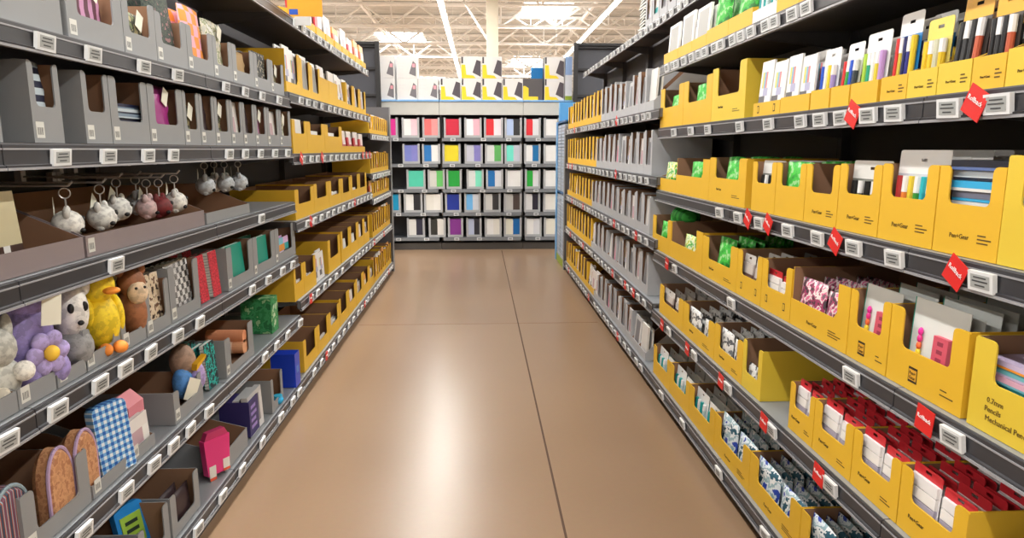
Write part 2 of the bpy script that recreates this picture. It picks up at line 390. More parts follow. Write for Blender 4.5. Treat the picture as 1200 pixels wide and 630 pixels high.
# ------------------------------------------------------------------ trays
def arc(cx, cy, r, a0, a1, n=3): return [(cx + r * math.cos(a0 + (a1 - a0) * i / n), cy + r * math.sin(a0 + (a1 - a0) * i / n)) for i in range(n + 1)]
def tray_mesh(style, w, d, h, lip, m, pw=.18):
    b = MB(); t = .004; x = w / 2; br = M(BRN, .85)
    if style == 'U':
        p = max(.014, pw * w); r = min(.014, p * .6, (h - lip) * .4)
        poly = [(-x, 0), (x, 0)] + arc(x - r * .3, h - r * .3, r * .3, 0, PI / 2, 1) + arc(x - p + r, h - r, r, PI / 2, PI, 3)
        poly += [(x - p, lip + r)] + arc(x - p - r, lip + r, r, 0, -PI / 2, 3) + arc(-x + p + r, lip + r, r, -PI / 2, -PI, 3) + [(-x + p, h - r)] + arc(-x + p - r, h - r, r, 0, PI / 2, 3) + arc(-x + r * .3, h - r * .3, r * .3, PI / 2, PI, 1)
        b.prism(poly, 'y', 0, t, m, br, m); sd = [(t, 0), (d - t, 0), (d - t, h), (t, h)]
    elif style == 'low':
        b.prism([(-x, 0), (x, 0), (x, lip), (-x, lip)], 'y', 0, t, m, br, m)
        sd = [(t, 0), (d - t, 0), (d - t, h), (d * .62, h), (t, lip)]
    elif style == 'half':     # one post on the aisle-far side, sloping lip
        p = max(.014, pw * w)
        b.prism([(-x, 0), (x, 0), (x, h), (x - p, h), (x - p, lip + .02), (x - p - .02, lip), (-x, lip)], 'y', 0, t, m, br, m)
        sd = [(t, 0), (d - t, 0), (d - t, h), (t, h)]
    else:                     # plain open box
        b.box(-x, 0, 0, x, t, lip, m, {'y+': br}); sd = [(t, 0), (d - t, 0), (d - t, h), (t, h)]
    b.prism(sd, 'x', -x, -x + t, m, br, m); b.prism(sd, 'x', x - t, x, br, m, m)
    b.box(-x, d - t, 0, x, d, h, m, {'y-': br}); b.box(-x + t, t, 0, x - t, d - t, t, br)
    return b.mesh('display_tray')
def part(parent, name, me, loc, rot=(0, 0, 0)):
    o = link(name, me, parent, loc); o.rotation_euler = rot; return o
PROTO = {}
def cache(key, fn):
    if key not in PROTO: PROTO[key] = fn()
    return PROTO[key]
# every proto: (root mesh, [(part name, mesh, loc, label)])
def card_pack(w_, h_, head, cols, kind='pens', t=.006, headf=.26):
    def make():
        b = MB(); H = M(head, .4); z1 = h_ * (1 - headf); r = .008; x = w_ / 2; bd = M(cols[0], .4)
        # rounded header with a real hang slot
        hz = h_ - h_ * headf * .42; s = .011; sh = .004
        b.box(-x, 0, z1, x, .0012, hz - sh, H); b.box(-x, 0, hz - sh, -s, .0012, hz + sh, H); b.box(s, 0, hz - sh, x, .0012, hz + sh, H)
        b.prism([(-x, hz + sh), (x, hz + sh)] + arc(x - r, h_ - r, r, 0, PI / 2) + arc(-x + r, h_ - r, r, PI / 2, PI), 'y', 0, .0012, H)
        b.box(-x, 0, 0, x, .0012, z1, bd if kind != 'white' else H)
        parts = []
        if kind == 'pens':
            n = len(cols) - 1; st = w_ * .86 / n
            for i in range(n):
                p = MB(); xx = -w_ * .43 + st * (i + .5); rr = min(st * .46, .008); q = M(cols[i + 1], .3)
                p.cyl((0, 0, .012), (0, 0, z1 * .72), rr, q, 8); p.cyl((0, 0, z1 * .72), (0, 0, z1 - .006), rr * 1.08, M((235, 235, 235) if i % 2 else cols[i + 1], .3), 8); p.cyl((0, 0, .004), (0, 0, .012), rr * .2, q, 8, rr)
                parts.append(('pen', p.mesh('pen'), (xx, -rr * 1.1, 0)))
        else:
            zz = z1
            n = len(cols) - 1
            for i in range(n):
                a = z1 * (1 - i / n); c = z1 * (1 - (i + 1) / n); b.box(-x * .9, -t, c + .002, x * .9, 0, a - .001, M(cols[i + 1], .35))
        return b.mesh('pack_card'), parts
    return cache(('card', w_, h_, head, tuple(cols), kind, t), make)
def packet(w_, h_, t, rows, side=None, name='packet'):
    """rows: [(height fraction, [(width fraction, colour or material)])] from the top"""
    def make():
        b = MB(); z = h_; sm = M(side, .5) if side else None
        for hf, cells in rows:
            z2 = z - hf * h_; x = -w_ / 2
            for wf, c in cells:
                m = c if not isinstance(c, tuple) else M(c, .4)
                b.box(x, 0, z2, x + wf * w_, t, z, m, {k: sm for k in ('x-', 'x+', 'z+')} if sm else None); x += wf * w_
            z = z2
        return b.mesh(name), []
    return cache(('packet', w_, h_, t, repr(rows), side), make)
def pillow(w_, h_, t, m, crink=.004, seed=1, name='pouch'):
    def make():
        b = MB(); n = 9; rr = random.Random(seed); P = []
        for sgn in (-1, 1):
            g = []
            for i in range(n):
                for j in range(n):
                    u = -1 + 2 * i / (n - 1); v = -1 + 2 * j / (n - 1); e = (1 - u ** 4) * (1 - v ** 4)
                    g.append(len(b.v)); b.v.append((u * w_ / 2 * (1 - .04 * v * v), sgn * (t / 2 * e + .0006) + rr.uniform(-crink, crink) * (e > 0), h_ / 2 + v * h_ / 2 * (1 - .04 * u * u)))
            P.append(g)
        for k, g in enumerate(P):
            for i in range(n - 1):
                for j in range(n - 1):
                    q = [g[i * n + j], g[(i + 1) * n + j], g[(i + 1) * n + j + 1], g[i * n + j + 1]]; b.face(q if k == 0 else q[::-1], m)
        for i in range(n - 1):
            for a, c in ((i * n, (i + 1) * n), ((i + 1) * n + n - 1, i * n + n - 1), (i + 1, i), ((n - 1) * n + i, (n - 1) * n + i + 1)):
                b.face([P[0][c], P[0][a], P[1][a], P[1][c]], m)
        b.smooth = True
        return b.mesh(name), []
    return cache(('pil', w_, h_, t, m.name, seed), make)
def notebook(w_, h_, t, cover):
    def make():
        b = MB(); m = cover if not isinstance(cover, tuple) else M(cover, .35); pg = M((236, 234, 226), .8)
        b.box(-w_ / 2, 0, 0, w_ / 2, .0015, h_, m); b.box(-w_ / 2 + .002, .0015, .002, w_ / 2 - .003, t - .0015, h_ - .002, pg); b.box(-w_ / 2, t - .0015, 0, w_ / 2, t, h_, m)
        s = MB(); z = .008
        while z < h_ - .006: s.ring((-w_ / 2, t / 2, z), t * .62, .0009, M((60, 60, 62), .3, .8), 'z', 8); z += .012
        return b.mesh('notebook'), [('spiral_binding', s.mesh('spiral_binding'), (0, 0, 0))]
    return cache(('nb', w_, h_, t, str(cover)), make)

def put(pr, name, T, loc, rot, label, cat, group=None, small=False):
    me, parts = pr
    o = bpy.data.objects.new(name, me); col.objects.link(o)
    o.matrix_world = T @ Matrix.Translation(loc) @ Matrix.Rotation(rot[2], 4, 'Z') @ Matrix.Rotation(rot[0], 4, 'X') @ Matrix.Rotation(rot[1], 4, 'Y')
    if not small:
        for p in parts:
            c = bpy.data.objects.new(p[0], p[1]); col.objects.link(c); c.parent = o; c.location = p[2]
    tag(o, label, cat, group); return o

# what lies in the trays: key -> (object name, description, category, function(width, height) -> proto, size (w fraction), height, pitch, thickness)
COLS = {'redw': 2, 'whitep': 2, 'bwp': 2, 'tealw': 2, 'pinkp': 2, 'brownc': 2, 'white': 2}
STK = {'@blue': ('flat_pack', 'blue, white and black flat pack', 'pack', [(60, 170, 220), (214, 216, 214), (40, 44, 56), (90, 110, 160), (222, 224, 222), (150, 160, 190)], .022),
 '@multi': ('flat_pack', 'multicoloured flat paper pack', 'pack', [(110, 180, 190), (196, 180, 210), (232, 150, 50), (70, 50, 90), (210, 214, 206), (60, 170, 170), (220, 170, 190)], .016),
 '@navy': ('folded_pouch', 'navy and white flat pouch', 'pouch', [(190, 205, 214), (34, 38, 66), (120, 140, 160)], .014),
 '@orange': ('flat_pack', 'orange and white flat pack', 'pack', [(226, 226, 220), (230, 130, 50), (200, 214, 210)], .014)}
W = WHT
CON = {
 'green': ('craft_pack', 'bright green pack', 'pack', lambda w_, h: pillow(round(w_, 3), h, .03, pattern('noise', [(24, 110, 34), (40, 160, 50), (60, 185, 60), (150, 205, 140)], 20), .004, 2)),
 'lime': ('craft_pack', 'green and yellow pack', 'pack', lambda w_, h: pillow(round(w_, 3), h, .022, pattern('noise', [(30, 140, 50), (200, 205, 70), (214, 222, 190), (60, 170, 60)], 24), .003, 2)),
 'white': ('white_pack', 'white stationery pack', 'pack', lambda w_, h: packet(w_, h, .008, [(.2, [(1, W)]), (.3, [(.15, W), (.14, (226, 200, 90)), (.14, (110, 170, 200)), (.14, (214, 120, 120)), (.43, W)]), (.15, [(.3, W), (.4, (170, 170, 200)), (.3, W)]), (.2, [(.5, (90, 90, 96)), (.5, W)]), (.15, [(1, W)])])),
 'frame': ('clear_pack', 'white edged clear pack', 'pack', lambda w_, h: packet(w_, h, .012, [(.08, [(1, W)]), (.84, [(.12, W), (.76, (150, 150, 146)), (.12, W)]), (.08, [(1, W)])])),
 'tealw': ('pen_pack', 'white and teal pen pack', 'pack', lambda w_, h: card_pack(round(w_, 3), h, W, [(226, 232, 232), TEAL, (235, 235, 235), TEAL, (200, 220, 220)], 'pens')),
 'pens1': ('pen_pack', 'white headed pack of assorted pens', 'pack', lambda w_, h: card_pack(round(w_, 3), h, W, [(215, 222, 228), BLU, W, (225, 200, 50), LAV], 'pens')),
 'pens2': ('pen_pack', 'pack of rainbow highlighters', 'pack', lambda w_, h: card_pack(round(w_, 3), h, W, [(200, 205, 190), RED, (60, 160, 70), BLU, (50, 60, 70)], 'pens')),
 'pens3': ('pen_pack', 'pack of green and purple highlighters', 'pack', lambda w_, h: card_pack(round(w_, 3), h, W, [(220, 226, 220), (170, 205, 70), (40, 160, 120), W, (220, 200, 60), (190, 150, 210)], 'pens')),
 'pens4': ('pen_pack', 'blue and yellow carded marker pack', 'pack', lambda w_, h: card_pack(round(w_, 3), h, W, [(30, 120, 190), RED, (200, 180, 60), NAVY, (40, 40, 130), (225, 195, 40)], 'pens')),
 'rain': ('marker_pack', 'white headed pack of rainbow markers', 'pack', lambda w_, h: card_pack(round(w_, 3), h, W, [(190, 196, 204), (190, 60, 60), (225, 130, 60), (225, 200, 60), (60, 150, 60), (50, 180, 190), (50, 70, 170), (110, 60, 130)], 'pens')),
 'orangeb': ('marker_pack', 'orange headed pack of black markers', 'pack', lambda w_, h: card_pack(round(w_, 3), h, (228, 170, 40), [(66, 62, 60), BLK, (46, 46, 48), BLK, (190, 90, 60)], 'pens')),
 'yellowp': ('pencil_pack', 'yellow pencil pack', 'pack', lambda w_, h: card_pack(round(w_, 3), h, (224, 206, 90), [(205, 190, 100), (226, 190, 40), (226, 190, 40), (196, 196, 170), (226, 190, 40)], 'pens')),
 'brownc': ('carded_pack', 'brown and white carded pack', 'pack', lambda w_, h: card_pack(round(w_, 3), h, (206, 202, 196), [(150, 130, 120), (196, 190, 186), (110, 84, 78), (160, 150, 146)], 'flat', .006, .2)),
 'blackw': ('pen_pack', 'white headed pack of black pens', 'pack', lambda w_, h: card_pack(round(w_, 3), h, (222, 222, 218), [(120, 122, 116), BLK, (60, 60, 60), BLK, (190, 190, 60), (70, 70, 70)], 'pens')),
 'redw': ('eraser_pack', 'red and white carded pack', 'pack', lambda w_, h: card_pack(round(w_, 3), h, (196, 40, 50), [(226, 224, 226), (232, 230, 230), (236, 234, 232), (176, 168, 184), (226, 224, 228), (150, 40, 60)], 'flat', .008, .15)),
 'pinkp': ('clip_pack', 'pink and clear bagged pack', 'pack', lambda w_, h: pillow(round(w_, 3), h, .018, pattern('noise', [(120, 100, 110), (220, 110, 150), (226, 218, 216), (160, 60, 100), (70, 60, 66)], 26), .002, 5)),
 'erase': ('eraser_pack', 'white card with pink eraser', 'pack', lambda w_, h: eraser_card(round(w_, 2), h)),
 'bwp': ('clip_pack', 'blue and white bagged pack', 'pack', lambda w_, h: pillow(round(w_, 3), h, .024, pattern('noise', [(40, 70, 170), (216, 226, 232), (150, 180, 190), (228, 232, 234), (40, 90, 110)], 17), .003, 6)),
 'whitep': ('putty_pack', 'white and grey bagged pack', 'pack', lambda w_, h: pillow(round(w_, 3), h, .018, pattern('noise', [(120, 122, 124), (214, 214, 212), (226, 226, 224), (90, 92, 96)], 22), .003, 9)),
 'multi': ('label_pack', 'multicoloured paper pack', 'pack', lambda w_, h: packet(w_, h, .005, [(.3, [(.5, (120, 190, 210)), (.5, (220, 180, 220))]), (.3, [(.6, (228, 150, 50)), (.4, TEAL)]), (.4, [(.5, (200, 190, 220)), (.5, (60, 40, 70))])])),
 'greyb': ('boxed_item', 'grey and white boxed item', 'box', lambda w_, h: packet(w_, h, .03, [(.12, [(1, (190, 192, 194))]), (.7, [(.2, (190, 192, 194)), (.6, (120, 122, 128)), (.2, (205, 206, 208))]), (.18, [(1, (210, 212, 214))])])),
 'greyp': ('boxed_item', 'grey box with pink window', 'box', lambda w_, h: packet(w_, h, .03, [(.2, [(1, (182, 184, 188))]), (.6, [(.25, (182, 184, 188)), (.5, (220, 130, 160)), (.25, (182, 184, 188))]), (.2, [(1, (190, 192, 196))])])),
 'bookw': ('notebook', 'white covered notebook', 'notebook', lambda w_, h: notebook(round(w_, 3), h, .012, (214, 214, 212))),
 'bookg': ('notebook', 'dark green spiral notebook', 'notebook', lambda w_, h: notebook(round(w_, 3), h, .012, (26, 90, 84))),
 'bookd': ('notebook', 'dark patterned spiral notebook', 'notebook', lambda w_, h: notebook(round(w_, 3), h, .014, pattern('spots', [(190, 180, 160), (60, 64, 60), (40, 40, 44)], 60))),
 'wcards': ('greeting_card_pack', 'white card pack', 'pack', lambda w_, h: packet(w_, h, .008, [(.35, [(1, (226, 222, 220))]), (.4, [(.2, W), (.5, (190, 160, 170)), (.3, W)]), (.25, [(1, (214, 212, 208))])])),
 'orp': ('snack_pack', 'small orange and white pack', 'pack', lambda w_, h: packet(w_, h, .012, [(.3, [(1, (226, 160, 90))]), (.35, [(.4, (200, 90, 60)), (.6, (236, 222, 200))]), (.35, [(1, (222, 170, 90))])])),
 'redp': ('snack_pack', 'small red and white pack', 'pack', lambda w_, h: packet(w_, h, .012, [(.3, [(1, (232, 226, 220))]), (.35, [(.4, (200, 50, 60)), (.6, (236, 222, 220))]), (.35, [(1, (190, 60, 70))])])),
 'tealb': ('glue_pack', 'white and teal pack', 'pack', lambda w_, h: packet(w_, h, .014, [(.5, [(1, W)]), (.25, [(1, TEAL)]), (.25, [(1, W)])])),
 'pinkst': ('scarf', 'pink and maroon striped pouch', 'pouch', lambda w_, h: pillow(round(w_, 3), h, .03, pattern('wavex', [(90, 40, 60), (196, 140, 180)], 7), .002, 3)),
 'floral': ('tote_bag', 'dark floral bag', 'bag', lambda w_, h: pillow(round(w_, 3), h, .05, pattern('noise', [(40, 52, 50), (70, 80, 70), (50, 60, 56), (150, 110, 110)], 40), .004, 4)),
 'orpk': ('pouch', 'orange and pink checked pouch', 'pouch', lambda w_, h: pillow(round(w_, 3), h, .03, pattern('check', [(238, 150, 60), (236, 170, 190)], 22), .002, 3)),
 'flor2': ('pouch', 'white floral pouch', 'pouch', lambda w_, h: pillow(round(w_, 3), h, .03, pattern('noise', [(200, 200, 190), (222, 216, 196), (150, 160, 120), (226, 226, 220)], 30), .002, 3)),
 'bluest': ('folded_towel', 'navy and white striped pouch', 'pouch', lambda w_, h: pillow(round(w_, 3), h, .03, pattern('wave', [(30, 34, 60), (190, 205, 214)], 9), .002, 3)),
 'purple': ('pouch', 'purple satin pouch', 'pouch', lambda w_, h: pillow(round(w_, 3), h, .04, M((160, 50, 130), .3), .004, 3)),
 'tan': ('pouch', 'tan pouch', 'pouch', lambda w_, h: pillow(round(w_, 3), h, .03, M((176, 146, 100), .7), .003, 3)),
 'darkp': ('pouch', 'dark zipped pouch', 'pouch', lambda w_, h: pillow(round(w_, 3), h, .03, M((52, 36, 40), .5), .003, 3)),
 'sage': ('pouch', 'patterned green pouch', 'pouch', lambda w_, h: pillow(round(w_, 3), h, .03, pattern('noise', [(120, 130, 90), (70, 70, 60), (170, 160, 120)], 30), .003, 3)),
 'redgl': ('notebook', 'red sequinned notebook', 'notebook', lambda w_, h: notebook(round(w_, 3), h, .03, pattern('noise', [(140, 16, 30), (196, 30, 46), (220, 60, 80), (150, 16, 36)], 90))),
 'check': ('notebook', 'black and white checked notebook', 'notebook', lambda w_, h: notebook(round(w_, 3), h, .03, pattern('check', [(26, 26, 28), (225, 225, 225)], 46))),
 'leo': ('notebook', 'leopard print notebook', 'notebook', lambda w_, h: notebook(round(w_, 3), h, .03, pattern('noise', [(60, 44, 36), (210, 190, 160), (220, 204, 180), (110, 80, 60)], 34))),
 'tealn': ('notebook', 'teal covered notebook', 'notebook', lambda w_, h: notebook(round(w_, 3), h, .02, (30, 150, 130))),
 'tealg': ('notebook', 'black and teal notebook', 'notebook', lambda w_, h: notebook(round(w_, 3), h, .02, pattern('noise', [(20, 34, 40), (30, 60, 66), (40, 190, 180), (20, 40, 44)], 40))),
}
def tagged(key):
    n_, d_, cat_, f_ = CON[key]
    def g(w_, h):
        me, parts = f_(w_, h)
        return cache(('tg', key, w_, h), lambda: (me, parts + [('hang_tag', hangtag(w_ * .18, -.026, h * .8, .5, .02).mesh('hang_tag'), (0, 0, 0))]))
    CON[key] = (n_, d_, cat_, g)
def hangtag(x, y, z, a=0, s=.022):
    b = MB(); R_ = Matrix.Rotation(a, 3, 'Y')
    pts = [R_ @ Vector(p) for p in ((-s, 0, -s * 1.5), (s, 0, -s * 1.5), (s, 0, s * 1.5), (-s, 0, s * 1.5))]
    b.prism([(x + p.x, z + p.z) for p in pts], 'y', y, y + .001, M((232, 230, 214), .6)); return b
for k_ in ('purple', 'sage', 'flor2', 'pinkst'): tagged(k_)
def eraser_card(w_, h_):
    def make():
        b = MB(); m = M((222, 226, 222), .4); b.box(-w_ / 2, 0, 0, w_ / 2, .0015, h_, m); b.box(-w_ / 2, -.0006, 0, -w_ / 2 + .003, .0015, h_, M((40, 150, 130), .5))
        e = MB(); e.box(-.026, -.012, 0, .026, 0, .075, M((206, 84, 104), .5))
        for k in range(3): e.box(-.01, -.0125, .014 + k * .02, .01, -.012, .024 + k * .02, M((150, 56, 76), .5))
        g = MB(); 
        for k, c in enumerate(((240, 210, 50), (240, 110, 60), (235, 50, 140), (235, 50, 160))): g.ell((0, -.004, k * .018), (.007, .006, .011), M(c, .4), 8, 6)
        return b.mesh('pack_card'), [('eraser', e.mesh('eraser'), (w_ * .14, 0, .075)), ('pencil_topper', g.mesh('pencil_topper'), (-w_ * .28, -.002, .09))]
    return cache(('erc', w_, h_), make)

def tray_print(t, w_, h, lip, kind, colname):
    """the lettering and marks printed on a tray front, as parts of the tray"""
    if kind == 'pg':
        s = min(.017, w_ * .075); part(t, 'printed_text', text_mesh('Pen+Gear', s, INK), (-w_ * .08, -.0006, lip * .34))
        l = MB()
        for k in range(3): l.box(0, -.0006, k * .008, w_ * (.16, .2, .12)[k], 0, k * .008 + .003, INK)
        part(t, 'printed_lines', l.mesh('printed_lines'), (w_ * .2, 0, lip * .3))
    elif kind == 'pgbox':
        b = MB(); a = .017; b.box(-a, -.0006, -a * 1.15, a, 0, a * 1.15, INKD); b.box(-a * .86, -.001, -a * .8, a * .86, -.0006, a * .8, M((216, 160, 40), .6, var=0))
        part(t, 'printed_emblem', b.mesh('printed_emblem'), (-w_ * .12, 0, lip * .42))
        part(t, 'printed_text', text_mesh('Pen+\nGear', .012, INKD), (-w_ * .12, -.0012, lip * .42 + .001))
        l = MB(); l.box(0, -.0006, 0, w_ * .16, 0, .003, INK).box(0, -.0006, .012, w_ * .08, 0, .015, INK); part(t, 'printed_lines', l.mesh('printed_lines'), (w_ * .24, 0, lip * .28))
    elif kind == 'mech':
        for k, s in enumerate(('0.7mm', 'Pencils', 'Mechanical Pencils')): part(t, 'printed_text', text_mesh(s, .017, INK), (-w_ * .28 + (.0, -.004, .040)[k], -.0006, lip * .62 - k * .02))
    elif kind == 'side':
        part(t, 'printed_text', text_mesh('Pen+Gear', .015, INKD), (-w_ * .2, -.0006, lip * .5))
        l = MB(); l.box(0, -.0006, 0, w_ * .2, 0, .003, INK).box(0, -.0006, .008, w_ * .14, 0, .011, INK); part(t, 'printed_lines', l.mesh('printed_lines'), (w_ * .16, 0, lip * .3))
    elif kind == 'sticker':
        b = MB(); b.box(-.016, -.0008, -.020, .016, 0, .020, M((214, 214, 208), .6, var=0))
        for k in range(6): b.box(-.011 + k * .004, -.0012, -.012, -.011 + k * .004 + (.001 if k % 2 else .002), -.0008, .006, M((110, 110, 110), .6, var=0))
        part(t, 'barcode_label', b.mesh('barcode_label'), (w_ * .5 - .026 if colname != 'L' else -w_ * .5 + .026, 0, .032))
    elif kind == 'icons':
        for sx in (-1, 1):
            b = MB(); b.box(-.008, -.0006, -.014, .008, 0, .014, INKD).box(-.005, -.001, -.010, .005, -.0006, .010, M((222, 180, 60), .6, var=0))
            part(t, 'printed_emblem', b.mesh('printed_emblem'), (sx * w_ * .3, 0, lip * .5))

YC = {'y': (YEL, 'yellow'), 'b': (YEL2, 'bright yellow'), 'g': (GRY, 'grey'), 'm': (MAU, 'mauve'), 's': (SILV, 'pale grey'), 'w': ((226, 226, 222), 'white')}
def run(side, z, rackname, level, specs, depth=.38, front=.02, dflt_print=None, order=None, small=False, startn=0):
    """specs: (px0, px1, style, colour, h, lip, content, n, item height[, print]) listed from the far end"""
    X = XR if side == 'R' else XL; S = 1 if side == 'R' else -1; rz = -PI / 2 if side == 'R' else PI / 2
    for i, sp in enumerate(specs):
        p0, p1, style, cc, h, lip, con, n, ih = sp[:9]; pr = sp[9] if len(sp) > 9 else dflt_print
        if isinstance(p0, float) and abs(p0) < 50: ya, yb = p0, p1     # metres already
        else: ya, yb = Yat(p0, X, z + h * .4), Yat(p1, X, z + h * .4)
        ya, yb = max(ya, yb), min(ya, yb); wd = ya - yb - .004
        T = Matrix.Translation((X + S * front, (ya + yb) / 2, z + .0015)) @ Matrix.Rotation(rz, 4, 'Z')
        cm, cn = YC[cc]; nth = ORD[i + 1 + startn]
        where = '%s %s rack\'s %s shelf' % (*rackname.split(), level)
        c = CON.get(con); stk_ = con if con and con[0] == '@' else None
        if stk_: c = STK[stk_]
        if style != 'none':
            me = tray_mesh(style, wd, depth, h, lip, M(cm, .55, var=.04))
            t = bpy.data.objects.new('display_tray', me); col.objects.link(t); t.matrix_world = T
            what = ('of ' + plural(c[1])) if c else 'left empty'
            words = fit(['%s tray %s, %s from the far end, %s', '%s tray %s, %s from far end, %s', '%s tray %s, %s in, %s'], (cn, what, nth, where), (cn.split()[-1], what, nth, where.replace(' rack\'s', '')))
            tag(t, words, 'tray')
            if pr: tray_print(t, wd, h, lip, pr, side)
        if stk_:
            lb = fit(['%s stacked in the %s tray from far end, %s', '%s, %s tray from far end, %s', '%s, %s tray in, %s'], (c[1], nth, where))
            iw = round(wd - .022, 3); zz = .0052; k = 0
            while zz + c[4] < ih:
                a = c[3][k % len(c[3])]; b = c[3][(k + 1) % len(c[3])]
                b_ = cache(('st', stk_, iw, k % len(c[3])), lambda: (MB().box(-iw / 2, 0, 0, iw / 2, .26, c[4] * .3, M(b, .35)).box(-iw / 2, 0, c[4] * .3, iw / 2, .26, c[4], M(a, .3)).mesh(c[0]), []))
                put(b_, c[0], T, (rnd.uniform(-.003, .003), .012 + rnd.uniform(0, .02), zz), (0, 0, 0), lb, c[2], plural(c[1]) + ' of the ' + nth + ' tray on the ' + where.replace("'s", ''), True)
                zz += c[4] + .0012; k += 1
        elif c and n:
            iw = round((wd - .014) * .98, 2) - .006; dz = .0052 if style != 'none' else .001
            nc = COLS.get(con, 1) if wd > .11 else 1
            iw = min(round((wd - .014) / nc, 3) - (.024 if c[0] == 'notebook' else .006), .20)
            proto = c[3](iw, ih); alt = c[3](iw, round(ih * .93, 3)); me = proto[0]; ys = [v.co.y for v in me.vertices] or [0]
            for p in proto[1]: ys += [v.co.y + p[2][1] for v in p[1].vertices]
            y0_, y1_ = min(ys), max(ys); th = y1_ - y0_; tilt = .04 + rnd.uniform(0, .05)
            pitch = max(th + (.004 if nc == 1 else .008), (depth - .07 - ih * tilt) / max(n, 1)) if n > 3 else th + .012
            yy = .010 - y0_; dz += max(y1_, 0) * math.sin(tilt)
            lb = fit(['%s standing %s from far end, %s', '%s, %s from far end, %s'] if style == 'none' else ['%s in the %s tray from far end, %s', '%s, %s tray from far end, %s', '%s, %s tray in, %s'], (c[1], nth, where))
            k = 0
            while k < n and yy + th + ih * tilt < depth - .006:
                for q in range(nc):
                    xo = (q - (nc - 1) / 2) * (wd - .014) / nc
                    put(alt if (k + q) % 3 == 1 else proto, c[0], T, (xo + (rnd.uniform(-.002, .002) if nc == 1 else 0), yy + (.003 if (q + k) % 2 and nc > 1 else 0), dz), (-tilt, 0, 0), lb, c[2], plural(c[1]) + ' of the ' + nth + ' tray on the ' + where.replace("'s", ''), small or (k > 3))
                yy += pitch; k += 1
def fit(fmts, a, b=None):
    for f in fmts:
        t = f % a
        if len(t.split()) <= 16: return t
    return fmts[-1] % (b or a)
def plural(s):
    for a, b in ((' with ', 's with '), (' of ', 's of ')):
        if a in s: return s.replace(a, b, 1)
    if s.endswith('pouch'): return s + 'es'
    if s.endswith('box'): return s + 'es'
    return s + 's'

# ---- near right rack (pixel columns of the tray fronts, from the far end towards the camera)
run('R', 1.98, 'near right', 'top', [
 (774, 790, 'low', 'y', .1, .06, 'frame', 4, .2), (790, 806, 'low', 'y', .1, .06, 'frame', 4, .21), (806, 823, 'low', 'y', .1, .06, 'frame', 3, .2), (823, 848, 'low', 'y', .1, .07, 'green', 4, .27),
 (848, 876, 'low', 'y', .1, .07, 'green', 4, .27), (876, 904, 'low', 'w', .1, .05, 'tealw', 5, .17), (904, 930, 'low', 'y', .1, .07, 'white', 4, .16), (930, 962, 'low', 'y', .1, .07, 'white', 4, .16), (962, 1000, 'low', 'y', .1, .07, 'yellowp', 4, .16)])
run('R', 1.625, 'near right', 'second', [
 (770, 796, 'U', 'y', .22, .11, 'green', 3, .17), (796, 829, 'U', 'y', .22, .11, 'green', 4, .19), (829, 868, 'U', 'b', .235, .11, None, 0, 0, 'side'), (877, 908, 'low', 'y', .12, .05, 'white', 7, .2, 'icons'),
 (908, 942, 'low', 'y', .12, .055, 'white', 7, .19), (943, 965, 'low', 'y', .13, .06, 'pens1', 6, .18), (966, 988, 'low', 'y', .13, .06, 'pens2', 6, .18), (989, 1021, 'low', 'y', .13, .06, 'pens3', 6, .19),
 (1024, 1055, 'low', 'y', .14, .062, 'pens4', 7, .215, 'pg'), (1055, 1090, 'low', 'b', .15, .066, 'yellowp', 4, .18, 'pg'), (1090, 1130, 'low', 'b', .16, .07, 'orangeb', 7, .215, 'pg'),
 (1130, 1170, 'low', 'y', .16, .07, 'orangeb', 5, .2, 'pg'), (1170, 1225, 'low', 'b', .17, .075, 'yellowp', 6, .19, 'pg'), (1225, 1300, 'low', 'y', .16, .07, 'yellowp', 5, .19)])
run('R', 1.262, 'near right', 'third', [
 (766, 788, 'low', 'y', .15, .07, 'lime', 4, .16), (788, 826, 'half', 'y', .19, .1, 'green', 5, .17), (826, 868, 'U', 'y', .2, .11, 'green', 6, .2, 'side'), (875, 902, 'U', 'y', .19, .11, 'blackw', 6, .19),
 (902, 936, 'U', 'y', .19, .11, 'green', 5, .19), (936, 974, 'U', 'y', .19, .1, None, 0, 0, 'pg'), (974, 1022, 'U', 'y', .195, .11, 'blackw', 4, .2, 'pg'), (1022, 1086, 'U', 'y', .2, .115, 'rain', 6, .23, 'pg'),
 (1086, 1162, 'U', 'y', .2, .115, '@blue', 6, .215, 'pg'), (1162, 1290, 'U', 'b', .225, .12, '@multi', 6, .2)])
run('R', .90, 'near right', 'fourth', [
 (761, 782, 'U', 'y', .2, .09, 'green', 5, .17), (782, 818, 'half', 'y', .2, .09, 'lime', 5, .15), (818, 858, 'U', 'y', .19, .09, 'green', 7, .2, 'side'), (858, 886, 'U', 'y', .19, .09, 'brownc', 6, .17, 'icons'),
 (886, 920, 'U', 'y', .19, .09, 'redw', 5, .15, 'icons'), (920, 986, 'half', 'y', .2, .09, 'pinkp', 8, .165, 'pg'), (986, 1032, 'U', 'y', .2, .1, 'erase', 6, .215, 'pgbox'), (1032, 1120, 'U', 'y', .2, .1, 'erase', 8, .225, 'pgbox'),
 (1126, 1290, 'U', 'b', .2, .11, '@multi', 8, .17, 'mech')])
run('R', .535, 'near right', 'fifth', [
 (769, 796, 'U', 'y', .17, .08, 'brownc', 5, .15), (796, 832, 'U', 'y', .17, .08, 'whitep', 6, .15, 'side'), (832, 864, 'U', 'y', .18, .08, 'whitep', 7, .16, 'side'), (864, 886, 'U', 'b', .2, .07, 'whitep', 2, .1),
 (918, 946, 'U', 'y', .17, .09, 'redw', 8, .18, 'side'), (946, 990, 'U', 'y', .17, .09, 'redw', 9, .18, 'side'), (990, 1044, 'U', 'y', .17, .09, 'redw', 9, .18, 'side'), (1044, 1120, 'U', 'y', .17, .09, 'redw', 9, .18, 'side'), (1124, 1250, 'low', 'b', .1, .06, '@orange', 9, .11)], startn=0)
